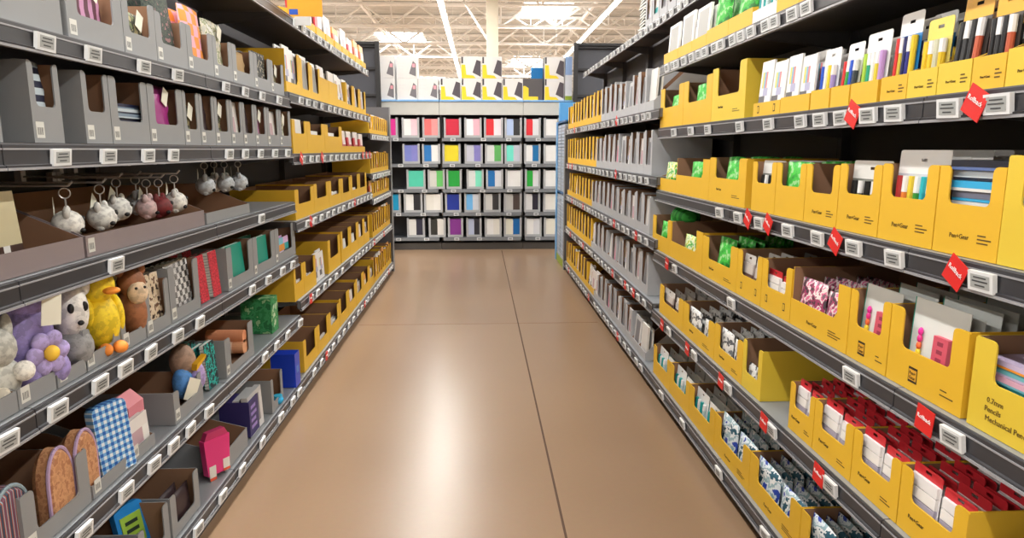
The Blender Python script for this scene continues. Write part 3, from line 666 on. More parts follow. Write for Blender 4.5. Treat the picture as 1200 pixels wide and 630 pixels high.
run('R', .125, 'near right', 'bottom', [
 (762, 781, 'U', 'y', .18, .09, 'tealw', 5, .17), (781, 803, 'U', 'y', .18, .09, 'tealw', 6, .17), (803, 832, 'U', 'y', .18, .09, 'tealw', 7, .17), (832, 872, 'U', 'y', .18, .09, 'bwp', 7, .19, 'pg'), (872, 930, 'U', 'y', .18, .09, 'bwp', 7, .17, 'pg'),
 (930, 990, 'U', 'y', .18, .09, 'bwp', 7, .17, 'pg'), (990, 1090, 'U', 'y', .17, .08, 'brownc', 4, .14)])
# ---- far right rack: many narrow trays, yellow at the far end, pale grey nearer
def autorun(side, z, rackname, level, y0, y1, wd, h, ycols, cons, ih, **k):
    sp = []; y = y1; i = 0
    while y - wd > y0:
        f = (y1 - y) / (y1 - y0); cc = ycols(f); cl = cons(f, i)
        hh = h * rnd.uniform(.92, 1.06)
        sp.append((float(y), float(y - wd), 'U' if rnd.random() < .8 else 'low', cc, hh, hh * .22, cl, 2 if cl else 0, min(ih, round(ih * rnd.choice((.9, 1)), 3)))); y -= wd; i += 1
    run(side, z, rackname, level, sp, small=True, **k)
gy = lambda t: (lambda f: 'y' if f < t else 's')
gi = lambda f, i: ['white', 'greyb', 'wcards', 'greyb', 'bookw', 'greyp', 'greyb'][i % 7]
for lv, z, t, h in (('second', 1.74, .5, .27), ('third', 1.34, .45, .27), ('fourth', .96, .42, .25), ('fifth', .565, .4, .27), ('bottom', .125, .45, .26)):
    autorun('R', z, 'far right', lv, YB + .03, 8.38, .205, h, gy(t), lambda f, i, t=t, lv=lv: ['brownc', 'wcards', None, 'white', 'wcards'][i % 5] if f < t else gi(f, i + len(lv)), round(h * .93, 3))
sp = [(float(y), float(y - .2), 'U', 's', .22, .06, ['white', 'tealb', 'greyb', 'bookw'][i % 4], 2, .2) for i, y in enumerate([5.42 - .21 * k for k in range(6)])]
run('R', 2.405, 'far right', 'top', sp, small=True, front=.22, depth=.22)
stk = MB()
e = None
for k in range(16):
    b = notebook(.2, .19, .018, (46, 46, 50))
    T = Matrix.Translation((XR + .34, 5.62, 2.408 + .0228 * k)) @ Matrix.Rotation(-PI / 2 + rnd.uniform(-.12, .12), 4, 'Z') @ Matrix.Rotation(PI / 2, 4, 'X')
    o = put(b, 'notebook', T @ Matrix.Translation((0, 0, -.09)) , (0, -.018, 0), (0, 0, 0), 'black spiral notebook in the tall stack on the far right top shelf', 'notebook', 'stacked black notebooks', k % 3 > 0)
# ---- near left rack
run('L', 1.795, 'near left', 'top', [
 (337, 322, 'U', 'g', .17, .06, 'sage', 2, .15), (322, 303, 'U', 'g', .17, .06, 'bookd', 3, .18), (303, 278, 'U', 'g', .17, .06, 'tan', 2, .15), (278, 256, 'U', 'g', .17, .06, 'flor2', 2, .24), (256, 226, 'U', 'g', .17, .06, 'orpk', 2, .25),
 (226, 190, 'U', 'g', .17, .07, 'floral', 2, .29), (190, 152, 'U', 'g', .18, .07, 'sage', 1, .14), (152, 86, 'U', 'g', .18, .07, 'pinkst', 3, .19), (80, -20, 'U', 'g', .18, .075, 'darkp', 2, .16), (-25, -120, 'U', 'g', .18, .075, None, 0, 0)], dflt_print='sticker')
run('L', 1.515, 'near left', 'second', [
 (345, 332, 'U', 'g', .2, .06, 'flor2', 2, .18), (332, 318, 'U', 'g', .2, .06, 'wcards', 3, .18), (318, 304, 'U', 'g', .2, .06, 'pinkst', 2, .18), (304, 290, 'U', 'g', .2, .06, 'darkp', 2, .18), (290, 276, 'U', 'g', .2, .06, 'wcards', 2, .19), (276, 258, 'U', 'g', .2, .06, 'sage', 2, .18), (258, 241, 'U', 'g', .2, .06, 'darkp', 2, .19),
 (241, 222, 'U', 'g', .2, .06, 'sage', 1, .15), (222, 182, 'U', 'g', .2, .07, 'purple', 2, .2), (182, 138, 'U', 'g', .2, .07, '@navy', 4, .13), (138, 107, 'U', 'g', .2, .09, None, 0, 0), (82, 46, 'U', 'g', .2, .09, 'bluest', 1, .2), (10, -60, 'U', 'g', .2, .09, None, 0, 0)], dflt_print='sticker')
# third shelf: wide mauve trays, keychains on hooks
run('L', 1.20, 'near left', 'third', [(297, 247, 'low', 'g', .14, .045, None, 0, 0), (245, 108, 'low', 'm', .16, .06, None, 0, 0, 'sticker'), (106, -60, 'low', 'm', .16, .06, None, 0, 0, 'sticker')])
run('L', .885, 'near left', 'fourth', [
 (350, 327, 'U', 'g', .19, .05, 'multi', 3, .12), (327, 302, 'U', 'g', .19, .05, 'tealn', 3, .17), (302, 272, 'U', 'g', .19, .05, 'tealn', 2, .18), (270, 257, 'none', 'g', .19, .05, 'redgl', 3, .19), (257, 243, 'none', 'g', .19, .05, 'redgl', 3, .19),
 (240, 206, 'U', 'g', .2, .045, 'check', 2, .2), (206, 178, 'U', 'g', .17, .045, 'leo', 3, .19), (178, 150, 'U', 'g', .12, .045, None, 0, 0), (149, 108, 'U', 'g', .12, .045, None, 0, 0), (110, 75, 'low', 'g', .12, .04, None, 0, 0), (74, 30, 'low', 'g', .12, .05, None, 0, 0), (30, -30, 'low', 'g', .12, .05, None, 0, 0)], dflt_print='sticker')
run('L', .52, 'near left', 'fifth', [
 (302, 270, 'U', 'g', .17, .04, None, 0, 0, 'sticker'), (267, 252, 'none', 'g', .19, .05, 'tealg', 3, .19), (244, 211, 'U', 'g', .12, .05, None, 0, 0, 'sticker'), (188, 161, 'low', 'g', .14, .04, 'wcards', 2, .12, 'sticker'), (158, 116, 'low', 'g', .12, .04, None, 0, 0, 'sticker'), (114, 38, 'U', 'g', .16, .05, None, 0, 0, 'sticker'), (30, -40, 'low', 'g', .1, .03, None, 0, 0)])
run('L', .125, 'near left', 'bottom', [
 (336, 323, 'U', 'g', .18, .05, None, 0, 0), (320, 296, 'none', 'g', .2, .04, 'greyb', 2, .2), (295, 270, 'low', 'g', .15, .09, None, 0, 0), (240, 208, 'U', 'g', .16, .04, 'darkp', 2, .12), (230 - 24, 172, 'U', 'g', .16, .05, None, 0, 0, 'sticker')], depth=.36)
# ---- far left rack
run('L', 1.825, 'far left', 'second', [(431, 424, 'U', 'y', .22, .05, 'wcards', 2, .21), (424, 417, 'U', 'y', .22, .05, 'wcards', 2, .22), (417, 408, 'U', 'y', .22, .05, 'white', 2, .24), (408, 399, 'low', 'y', .2, .06, 'white', 3, .25), (399, 389, 'low', 'y', .2, .17, 'redp', 2, .24), (389, 379, 'low', 'y', .2, .17, 'wcards', 2, .25), (379, 368, 'U', 'y', .22, .05, 'frame', 2, .24), (368, 356, 'U', 'y', .23, .05, 'frame', 2, .25), (356, 339, 'half', 'y', .24, .06, 'white', 3, .26)], small=True)
run('L', 1.475, 'far left', 'third', [(430, 424, 'low', 'y', .12, .05, 'redp', 2, .16), (424, 418, 'low', 'y', .12, .05, 'redp', 2, .17), (418, 411, 'low', 'y', .12, .05, 'redp', 2, .17), (411, 404, 'low', 'y', .12, .05, 'redp', 2, .17), (404, 384, 'U', 'y', .2, .12, 'tealb', 2, .14), (384, 364, 'U', 'y', .2, .12, 'tealb', 2, .14), (364, 347, 'U', 'y', .2, .12, 'tealb', 3, .2)], small=True)
run('L', 1.08, 'far left', 'fourth', [(432, 423, 'U', 'y', .2, .07, None, 0, 0), (423, 414, 'U', 'y', .2, .07, 'redp', 2, .08), (414, 403, 'U', 'y', .19, .07, None, 0, 0), (403, 389, 'U', 'y', .19, .08, 'white', 1, .1), (389, 372, 'U', 'y', .19, .09, None, 0, 0), (372, 350, 'U', 'y', .18, .09, None, 0, 0)], small=True)
run('L', .605, 'far left', 'fifth', [(435, 429, 'U', 'y', .25, .1, 'white', 2, .2), (429, 422, 'U', 'y', .25, .1, 'redp', 2, .2), (422, 413, 'U', 'y', .25, .1, 'tealb', 2, .16), (413, 403, 'U', 'y', .25, .1, 'tealb', 2, .16), (402, 388, 'U', 'y', .24, .1, None, 0, 0), (386, 374, 'none', 'y', .2, .1, 'white', 2, .2), (374, 360, 'U', 'y', .2, .1, 'redp', 2, .09), (360, 349, 'U', 'y', .2, .1, 'redp', 3, .1)], small=True)
run('L', .125, 'far left', 'bottom', [(441, 435, 'U', 'y', .24, .1, 'white', 2, .18), (435, 428, 'U', 'y', .24, .1, 'orp', 2, .18), (428, 420, 'U', 'y', .24, .1, 'white', 2, .18), (420, 411, 'U', 'y', .22, .1, 'redp', 2, .17), (411, 401, 'U', 'y', .22, .09, None, 0, 0), (401, 389, 'U', 'y', .2, .09, 'white', 2, .1), (389, 376, 'U', 'y', .2, .08, 'redp', 1, .08), (376, 360, 'U', 'y', .2, .08, None, 0, 0)], small=True)
run('L', 2.262, 'far left', 'top', [(float(7.0 - .3 * k - .02), float(6.72 - .3 * k), 'low', 'y', .1, .06, ['orp', 'orp', 'redp', 'wcards', 'orp', 'wcards', 'redp', 'wcards', 'redp'][k], 2, [.2, .2, .17, .2, .16, .19, .2, .2, .2][k]) for k in range(9)], small=True)
for lv, z, h in (('top', 1.66, .18), ('second', 1.26, .2), ('third', 1.01, .16), ('fourth', .605, .24), ('bottom', .125, .24)):
    autorun('L', z, 'end left', lv, 7.0, 8.42, .155, h, lambda f: 'y', lambda f, i: ['orp', 'redp', 'wcards', 'orp'][i % 4], h * 1.05)

# ------------------------------------------------------------------ single items on the left rack
def onL(px, z, back, dp=.03, dz=.08, sc=1, rz=0): return Matrix.Translation((XL - back, Yat(px, XL - back - dp, z + dz), z + .0025)) @ Matrix.Rotation(PI / 2, 4, 'Z') @ Matrix.Translation((0, dp, 0)) @ Matrix.Rotation(-rz, 4, 'Z') @ Matrix.Translation((0, -dp, 0)) @ Matrix.Scale(sc, 4)
def item(name, T, body, parts, label, cat, group=None):
    o = link(name, body.mesh(name)); o.matrix_world = T
    for nm, mb, lb in parts:
        c = link(nm, mb.mesh(nm), o)
        if lb: c['label'] = lb
    tag(o, label, cat, group); return o
PB = .0042
def fuzzy(c): return pattern('noise', [tuple(int(v * .9) for v in c), c, tuple(min(255, int(v * 1.06)) for v in c)], 60)
def hangtag(x, y, z, a=0, s=.022):
    b = MB(); R_ = Matrix.Rotation(a, 3, 'Y')
    pts = [R_ @ Vector(p) for p in ((-s, 0, -s * 1.5), (s, 0, -s * 1.5), (s, 0, s * 1.5), (-s, 0, s * 1.5))]
    b.prism([(x + p.x, z + p.z) for p in pts], 'y', y, y + .001, M((232, 230, 214), .6)); return b
# purple plush with flower
fz = fuzzy(LAV); b = MB(); b.ell((0, .08, .12), (.06, .055, .085), fz).ell((0, .07, .205), (.05, .045, .045), fz).ell((-.035, .05, .04), (.03, .04, .04), fz).ell((.035, .05, .04), (.03, .04, .04), fz).ell((-.045, .06, .24), (.018, .015, .024), fz).ell((.045, .06, .24), (.018, .015, .024), fz)
fl_ = MB()
for k in range(6): fl_.ell((.032 * math.cos(k * PI / 3), .018, .085 + .032 * math.sin(k * PI / 3)), (.021, .012, .021), fuzzy((176, 160, 214)))
ctr = MB().ell((0, .008, .085), (.018, .012, .018), M((236, 190, 60), .6))
item('plush_toy', onL(40, .885 + PB, .0, .06, .14, 1.15, .3), b, [('flower', fl_, None), ('flower_centre', ctr, 'yellow flower centre'), ('hang_tag', hangtag(.005, .0, .185, .15, .024), 'cream paper tag')], 'purple plush toy holding a lilac flower in a grey tray', 'plush toy')
# grey white plush at the frame edge
fz = fuzzy((196, 196, 188)); b = MB(); b.ell((0, .08, .07), (.07, .06, .07), fz).ell((0, .06, .16), (.05, .05, .055), fz).ell((-.03, .05, .21), (.015, .012, .04), fz).ell((.03, .05, .21), (.015, .012, .04), fz)
item('plush_toy', onL(-8, .885 + PB, .015, .07, .08, .9, .3), b, [('paw', MB().ell((.04, .02, .09), (.028, .024, .028), fuzzy((240, 238, 230))), None), ('foot', MB().ell((-.03, .022, .035), (.03, .02, .03), fuzzy((214, 206, 188))), None)], 'grey and white plush toy left of the purple plush', 'plush toy')
# white long face plush
fz = fuzzy((236, 234, 230)); b = MB(); b.ell((0, .07, .12), (.032, .04, .06), fz).ell((0, .075, .045), (.036, .05, .042), fuzzy((150, 150, 150))).ell((-.03, .07, .165), (.012, .012, .02), fz).ell((.03, .07, .165), (.012, .012, .02), fz)
ey = [MB().ell((q, .036, .13), (.006, .006, .01), M(BLK, .3)) for q in (-.013, .013)]; no = MB().ell((0, .03, .1), (.006, .006, .005), M(BLK, .3))
item('plush_toy', onL(93, .885 + PB, -.03, .06, .1, 1.4, .6), b, [('eye', ey[0], 'black eye'), ('eye', ey[1], 'black eye'), ('nose', no, 'black nose'), ('hang_tag', hangtag(-.015, .05, .205, -.3, .018), 'cream paper tag')], 'white plush toy with black eyes between purple and yellow ones', 'plush toy')
# yellow duck
fz = fuzzy((246, 214, 44)); b = MB(); b.ell((0, .09, .08), (.045, .055, .075), fz).ell((-.005, .075, .175), (.04, .04, .045), fz).ell((-.035, .09, .11), (.016, .04, .05), fz).ell((.04, .09, .09), (.016, .035, .055), fz)
item('plush_toy', onL(128, .885 + PB, -.025, .05, .12, 1.2, .6), b, [('beak', MB().ell((.005, .028, .165), (.02, .018, .009), M((232, 140, 40), .6)), 'orange beak'), ('foot', MB().ell((.014, .03, .02), (.017, .02, .016), M((236, 140, 50), .6)), 'orange foot'), ('foot', MB().ell((-.022, .03, .02), (.016, .02, .016), M((236, 140, 50), .6)), 'orange foot')], 'yellow duck plush with orange feet in a grey tray', 'plush toy')
# brown plush
fz = fuzzy((160, 104, 70)); b = MB(); b.ell((0, .075, .075), (.036, .05, .07), fz).ell((0, .065, .16), (.036, .038, .042), fz).ell((-.03, .065, .195), (.013, .01, .016), fz).ell((.03, .065, .195), (.013, .01, .016), fz)
item('plush_toy', onL(163, .885 + PB, -.02, .04, .12, 1.15, .6), b, [('muzzle', MB().ell((0, .036, .135), (.028, .02, .034), fuzzy((220, 196, 166))), 'cream muzzle'), ('eye', MB().ell((-.012, .02, .15), (.004, .004, .004), M(BLK, .3)), None), ('eye', MB().ell((.012, .02, .15), (.004, .004, .004), M(BLK, .3)), None)], 'brown plush toy with cream muzzle between duck and leopard notebook', 'plush toy')
# third shelf: hooks and plush keychains
HK = M((190, 186, 184), .35, .6)
def hook(px, z, ln, label):
    T = Matrix.Translation((XL, Yat(px, XL - (.44 - ln), z - .05), 0)) @ Matrix.Rotation(PI / 2, 4, 'Z')
    b = MB(); b.tube([(0, .44, z), (0, .44 - ln, z), (0, .44 - ln - .012, z + .012)],   .0034, HK); b.box(-.012, .44, z - .02, .012, .462, z + .02, HK)
    o = link('display_hook', b.mesh('display_hook')); o.matrix_world = T; tag(o, label, 'hook'); return T, .44 - ln + .012
def keychain(px, z, ln, kind, label, hl, tilt=0, ht=True):
    T, yy = hook(px, z, ln, hl)
    b = MB(); white = fuzzy((234, 234, 230)); c = {'cow': white, 'ghost': white, 'pink': fuzzy((226, 196, 196)), 'grey': fuzzy((190, 196, 202)), 'red': fuzzy((120, 40, 44))}[kind]
    b.ell((0, 0, -.105), (.046, .042, .04), c); b.ell((-.022, 0, -.132), (.013, .014, .014), c); b.ell((.022, 0, -.132), (.013, .014, .014), c); b.ell((-.034, 0, -.072), (.013, .01, .018), c); b.ell((.034, 0, -.072), (.013, .01, .018), c)
    P = [('key_ring', MB().ring((0, 0, -.018), .014, .0018, HK, 'x'), 'metal ring'), ('chain', MB().tube([(0, 0, -.032), (0, 0, -.068)], .0025, HK), None)]
    P += [('spot', MB().ell((.012, -.037, -.092), (.011, .006, .009), M(BLK, .4)), 'black spot'), ('spot', MB().ell((-.02, -.034, -.122), (.011, .008, .007), M(BLK, .4)), 'black spot')]
    if ht: P.append(('hang_tag', hangtag(.03, .03, -.07, .6, .022), 'white paper tag'))
    o = link('plush_keychain', b.mesh('plush_keychain')); o.matrix_world = T @ Matrix.Translation((0, yy, z - .003)) @ Matrix.Rotation(tilt, 4, 'Z')
    for nm, mb, lb in P:
        q = link(nm, mb.mesh(nm), o)
        if lb: q['label'] = lb
    tag(o, label, 'keychain'); return o
KC = [(82, 1.40, .37, 'cow', .5, 1), (122, 1.40, .36, 'cow', .2, 1), (141, 1.41, .31, 'ghost', .1, 1), (163, 1.41, .27, 'grey', .3, 0), (176, 1.40, .33, 'pink', .2, 1), (190, 1.40, .36, 'red', .1, 0), (208, 1.41, .37, 'ghost', .3, 1),
      (243, 1.45, .33, 'grey', .3, 1), (254, 1.45, .28, 'ghost', .6, 0), (266, 1.45, .33, 'grey', .1, 0), (282, 1.45, .36, 'grey', .4, 1)]
for k, (px, zk, ln, kd, tl, ht) in enumerate(KC):
    d = {'cow': 'black spotted white', 'ghost': 'round white', 'grey': 'pale grey', 'pink': 'pale pink', 'red': 'dark red'}[kd]
    keychain(px, zk, ln, kd, '%s plush keychain on a hook, %s from the left of the hanging row' % (d, ORD[k + 1]), 'metal display hook holding the %s keychain from the left' % ORD[k + 1], tl, ht)
# card pack at left edge of the third shelf
p = packet(.12, .19, .02, [(.7, [(1, (206, 196, 160))]), (.3, [(.4, (70, 46, 40)), (.2, W), (.4, (70, 46, 40))])])
put(p, 'gift_pack', onL(-6, 1.20 + PB, .08), (0, 0, .002), (-.08, 0, 0), 'cream carded pack at the left edge of the mauve tray', 'pack')
# fifth shelf items
tw = pattern('noise', [(176, 120, 84), (206, 154, 112), (190, 136, 96)], 50); ed = M((186, 160, 196), .7)
def puffy(w_, h_, t, m, edge):
    b = MB(); n = 14; pr_ = []
    for s_, yy in ((.86, 0), (1, t * .25), (1, t * .75), (.86, t)):
        pts = [(-w_ / 2 * s_, 0), (w_ / 2 * s_, 0)] + [(w_ / 2 * s_ * math.cos(PI * i / n), h_ * .55 + h_ * .45 * s_ * math.sin(PI * i / n)) for i in range(n + 1)]
        pr_.append([len(b.v) + i for i in range(len(pts))]); b.v += [(x, yy, z) for x, z in pts]
    N = len(pr_[0]); b.face(pr_[0], m); b.face(pr_[-1][::-1], m)
    for a, c in zip(pr_, pr_[1:]):
        for i in range(N): j = (i + 1) % N; b.face([a[j], a[i], c[i], c[j]], m)
    e = MB(); pts = [(w_ / 2 * math.cos(PI * i / n), -.001 + t * .15, h_ * .55 + h_ * .45 * math.sin(PI * i / n)) for i in range(n + 1)]
    e.tube([(w_ / 2, t * .15, .01)] + pts + [(-w_ / 2, t * .15, .01)], .005, edge); return b, e
for k, (px, bk, lab) in enumerate(((62, .03, 'tan terry pouch with lilac piping, left one in its grey tray'), (92, .03, 'tan terry pouch with lilac piping, right one in its grey tray'))):
    b, e = puffy(.105, .2, .05, tw, ed); item('terry_pouch', onL(px, .52 + PB, bk), b, [('piping', e, 'lilac piping')], lab, 'pouch')
b, e = puffy(.13, .19, .05, pattern('wavex', [(120, 70, 90), (150, 180, 190), (190, 90, 60), (60, 70, 90)], 12), M((150, 170, 180), .6)); item('striped_pouch', onL(4, .52 + PB, .03), b, [('piping', e, None)], 'multicoloured striped pouch at the lower left photo edge', 'pouch')
gb = pattern('gingham', [(226, 236, 244), (120, 175, 225), (30, 95, 180)], 15); b = MB()
b.prism([(-.06, 0), (.06, 0)] + arc(.04, .20, .02, 0, PI / 2) + arc(-.04, .20, .02, PI / 2, PI), 'y', 0, .03, gb)
item('gingham_notebook', onL(132, .52 + PB, .025, .02, .1, 1, .35) @ Matrix.Rotation(-.1, 4, 'X'), b, [('edge_band', MB().box(-.061, .008, .0, .061, .022, .012, M((40, 120, 200), .5)), 'blue lower edge')], 'blue and white gingham notebook in a grey tray', 'notebook')
b = MB().box(-.05, .06, 0, .05, .16, .14, M((222, 138, 150), .6)); item('pink_box', onL(172, .52 + PB, .01), b, [('flap', MB().prism([(.06, .14), (.16, .14), (.1, .175)], 'x', -.05, .05, M((232, 150, 160), .6)), None)], 'pink gable box behind white cards on the fifth left shelf', 'box')
b = MB().ell((0, .06, .12), (.036, .04, .055), fuzzy((170, 140, 120))).ell((-.02, .045, .06), (.03, .03, .05), fuzzy((90, 150, 220))).ell((.025, .04, .07), (.026, .03, .05), fuzzy((180, 160, 215))).ell((0, .03, .04), (.02, .02, .03), fuzzy((235, 170, 50)))
item('plush_toy', onL(222, .52 + PB, .01, .05, .1, 1.3, .4), b, [('beak', MB().prism([(-.008, .1), (.03, .13), (.034, .14), (-.004, .118)], 'y', .0, .02, M((236, 180, 40), .5)), 'yellow beak'), ('hang_tag', hangtag(-.03, .0, .05, .5, .022), 'cream paper tag')], 'colourful plush bird with blue, lilac and yellow parts', 'plush toy')
b = MB().cyl((0, .03, .06), (0, .2, .06), .034, M((232, 170, 130), .6), 20).cyl((0, .03, .11), (0, .2, .11), .03, M((226, 150, 110), .6), 20)
item('wrapping_roll', onL(287, .52 + PB, .0), b, [('label_band', MB().cyl((0, .08, .06), (0, .12, .06), .0345, M((238, 210, 190), .6), 20), None)], 'peach rolls lying in a grey tray beside the green box', 'roll')
b = MB().box(-.06, 0, 0, .06, .16, .19, pattern('noise', [(30, 110, 60), (60, 150, 90), (40, 130, 70), (150, 190, 140)], 18)); item('green_box', onL(309, .52, .04, .06), b, [('printed_patch', MB().box(-.03, -.001, .03, .02, 0, .15, pattern('noise', [(200, 220, 190), (60, 150, 90)], 30)), 'pale printed patch')], 'green patterned box at the end of the fifth left shelf', 'box')
# base shelf
CB = M((30, 130, 205), .4)
def calc(px, bk, rot, lab):
    b = MB(); b.prism(arc(.03, .13, .014, 0, PI / 2) + arc(-.03, .13, .014, PI / 2, PI) + arc(-.03, .014, .014, PI, 1.5 * PI) + arc(.03, .014, .014, 1.5 * PI, 2 * PI), 'y', 0, .02, CB)
    s = MB().box(-.032, -.002, .03, .032, 0, .115, M((150, 190, 70), .4)); t = MB()
    for k in range(3): t.box(-.02, -.003, .045 + k * .022, .018, -.002, .055 + k * .022, M((30, 50, 40), .5))
    item('toy_handset', onL(px, .125, bk, .02, .06, 1.25, .5) @ Matrix.Rotation(rot, 4, 'Z') @ Matrix.Rotation(-.2, 4, 'X'), b, [('screen', s, 'lime green screen'), ('printed_text', t, None)], lab, 'toy')
calc(157, .10, .1, 'blue toy handset with lime screen on the bottom left shelf'); calc(133, .03, -.5, 'blue toy handset at the lower photo edge, nearest on the bottom left shelf')
item('snack_box', onL(112, .125, .03), MB().cyl((-.08, .02, .03), (-.08, .12, .03), .025, M((190, 80, 50), .5), 16), [('lid', MB().cyl((-.08, .016, .03), (-.08, .02, .03), .027, M((210, 110, 80), .5), 16), None)], 'small orange round tub beside the blue toy handset', 'tub')
item('blue_pack', onL(192, .125 + PB, .05) , MB().prism([(-.03, .0), (.04, .0), (.05, .07), (-.02, .05)], 'y', 0, .12, M((110, 185, 225), .5)), [('band', MB().box(-.03, -.002, .002, .035, 0, .008, M((40, 60, 120), .5)), None)], 'light blue pack lying in the lower left grey tray', 'pack')
b = MB().prism([(-.05, .02), (.05, .02), (.06, .17), (-.06, .17)], 'y', 0, .03, M((226, 60, 130), .4)).prism([(-.055, .17), (.055, .17), (.04, .2), (-.04, .2)], 'y', .003, .027, M((196, 60, 110), .4))
item('pink_pouch', onL(252, .125, .03, .02, .1, 1.05, .55), b, [('price_label', MB().box(.02, -.002, .02, .05, 0, .07, M((225, 222, 214), .6)).box(.02, -.0025, .02, .05, 0, .03, M((226, 90, 60), .6)), 'white label with red foot'), ('second_label', MB().box(-.045, -.002, .0, -.015, 0, .06, M((225, 222, 214), .6)).box(-.045, -.0025, .0, -.015, 0, .012, M((226, 90, 60), .6)), 'white label with red foot')], 'bright pink pouch with two white labels on the bottom left shelf', 'pouch')
b = MB().box(-.06, .0, .0, .06, .13, .16, M((52, 44, 104), .5)); lt = MB()
for k in range(4): lt.box(-.04, -.001, .03 + k * .03, .03 - .01 * (k % 2), 0, .045 + k * .03, M((150, 130, 200), .5))
item('purple_box', onL(286, .125 + PB, .03, .05, .08, 1.1, 0), b, [('printed_text', lt, 'lilac lettering')], 'dark purple box with lilac print in a low grey tray', 'box')
b = MB().box(-.05, .0, 0, .05, .14, .2, M((24, 60, 190), .35)); item('blue_box', onL(343, .125, .0), b, [('printed_patch', MB().box(-.025, -.001, .08, .02, 0, .12, M((90, 130, 200), .4)), 'paler blue print')], 'glossy royal blue box at the end of the grey trays', 'box')
b = MB().ell((0, .03, .025), (.035, .03, .025), M((40, 160, 210), .5)); item('cyan_putty_tub', onL(325, .125, .0), b, [('lid', MB().cyl((0, .03, .046), (0, .03, .052), .025, M((60, 180, 220), .5), 16), None)], 'small cyan tub in front of the white box, bottom left', 'tub')
# loose white cards sagging out of the far left bottom tray, orange hanging sign on the top shelf
sg = MB(); sg.box(-.10, 0, 0, .10, .008, .40, M((228, 158, 30), .5)); bl = MB().box(-.09, -.002, .01, -.04, 0, .04, M((30, 80, 180), .5))
o = item('header_sign', Matrix.Translation((XL + .075, 4.22, 2.262)), sg, [('printed_band', bl, 'blue printed band'), ('sign_clip', MB().box(-.06, .0, -.05, .03, .008, 0, M((200, 200, 200), .4)), None)], 'orange yellow header sign standing on the left top shelf', 'sign')
dm = MB(); dm.ell((0, .1, .02), (.075, .085, .07), pattern('wavex', [(36, 140, 50), (60, 180, 70)], 16), 22, 12)
T = Matrix.Translation((XR + .02, Yat(779, XR, 1.1), .90 + .2)) @ Matrix.Rotation(-PI / 2, 4, 'Z')
item('green_basket', T, dm, [('rim', MB().ring((0, .1, .0), .08, .005, M((30, 120, 40), .5), 'z', 20), None)], 'green ribbed dome shaped basket resting on the far end tray, right rack', 'basket')
# ------------------------------------------------------------------ back unit facing the aisle
YK = 10.3
BL = M((92, 96, 102), .4, .3); HD = M((196, 198, 194), .3, .3)
bays = [(-1.80, -.58), (-.58, .656), (.656, 1.88)]
ZB = [.19, .565, .915, 1.29, 1.67]
for i, (x0, x1) in enumerate(bays):
    e = link('display_bay', None); e.location = ((x0 + x1) / 2, YK, 0); h = (x1 - x0) / 2 - .003
    link('back_panel', MB().box(-h, .46, 0, h, .49, 2.22, M((58, 58, 62), .6)).mesh('back_panel'), e)
    link('kick_plate', MB().box(-h, .03, 0, h, .46, .10, M((70, 66, 62), .5)).mesh('kick_plate'), e)
    link('header_panel', MB().box(-h, 0, 2.0, h, .03, 2.185, HD).mesh('header_panel'), e)
    link('blue_trim', MB().box(-h, -.02, 2.19, h, .46, 2.215, M((120, 170, 220), .4)).mesh('blue_trim'), e)
    for sx in (-1, 1): link('upright', MB().box(sx * h - (.025 if sx > 0 else 0), .40, 0, sx * h + (.025 if sx < 0 else 0), .459, 2.19, M((92, 94, 98), .4, .3)).mesh('upright'), e)
    for z in ZB:
        s = link('shelf', MB().box(-h + .03, .0, z - .02, h - .03, .46, z, BL).mesh('shelf'), e)
        r = link('price_rail', MB().box(-h + .03, -.008, z - .05, h - .03, .0, z - .004, M((120, 124, 128), .4)).mesh('price_rail'), s)
        for k in range(3): t = link('price_tag', TAGM, s); t.location = (-h + .2 + k * .4 + rnd.uniform(-.05, .05), -.008, z - .026)
    tag(e, 'grey display bay of folder boxes on the back wall, %s' % ('left one', 'middle one', 'right one')[i], 'shelving')
S_ = YK / 800.0
def bx_(px): # column of the photo -> x on the back unit front
    a = (px - 600) / F_PX; return YK * (a * _F[1] - _R[1]) / (_R[0] - a * _F[0]) + (-0.0)
CNM = {}
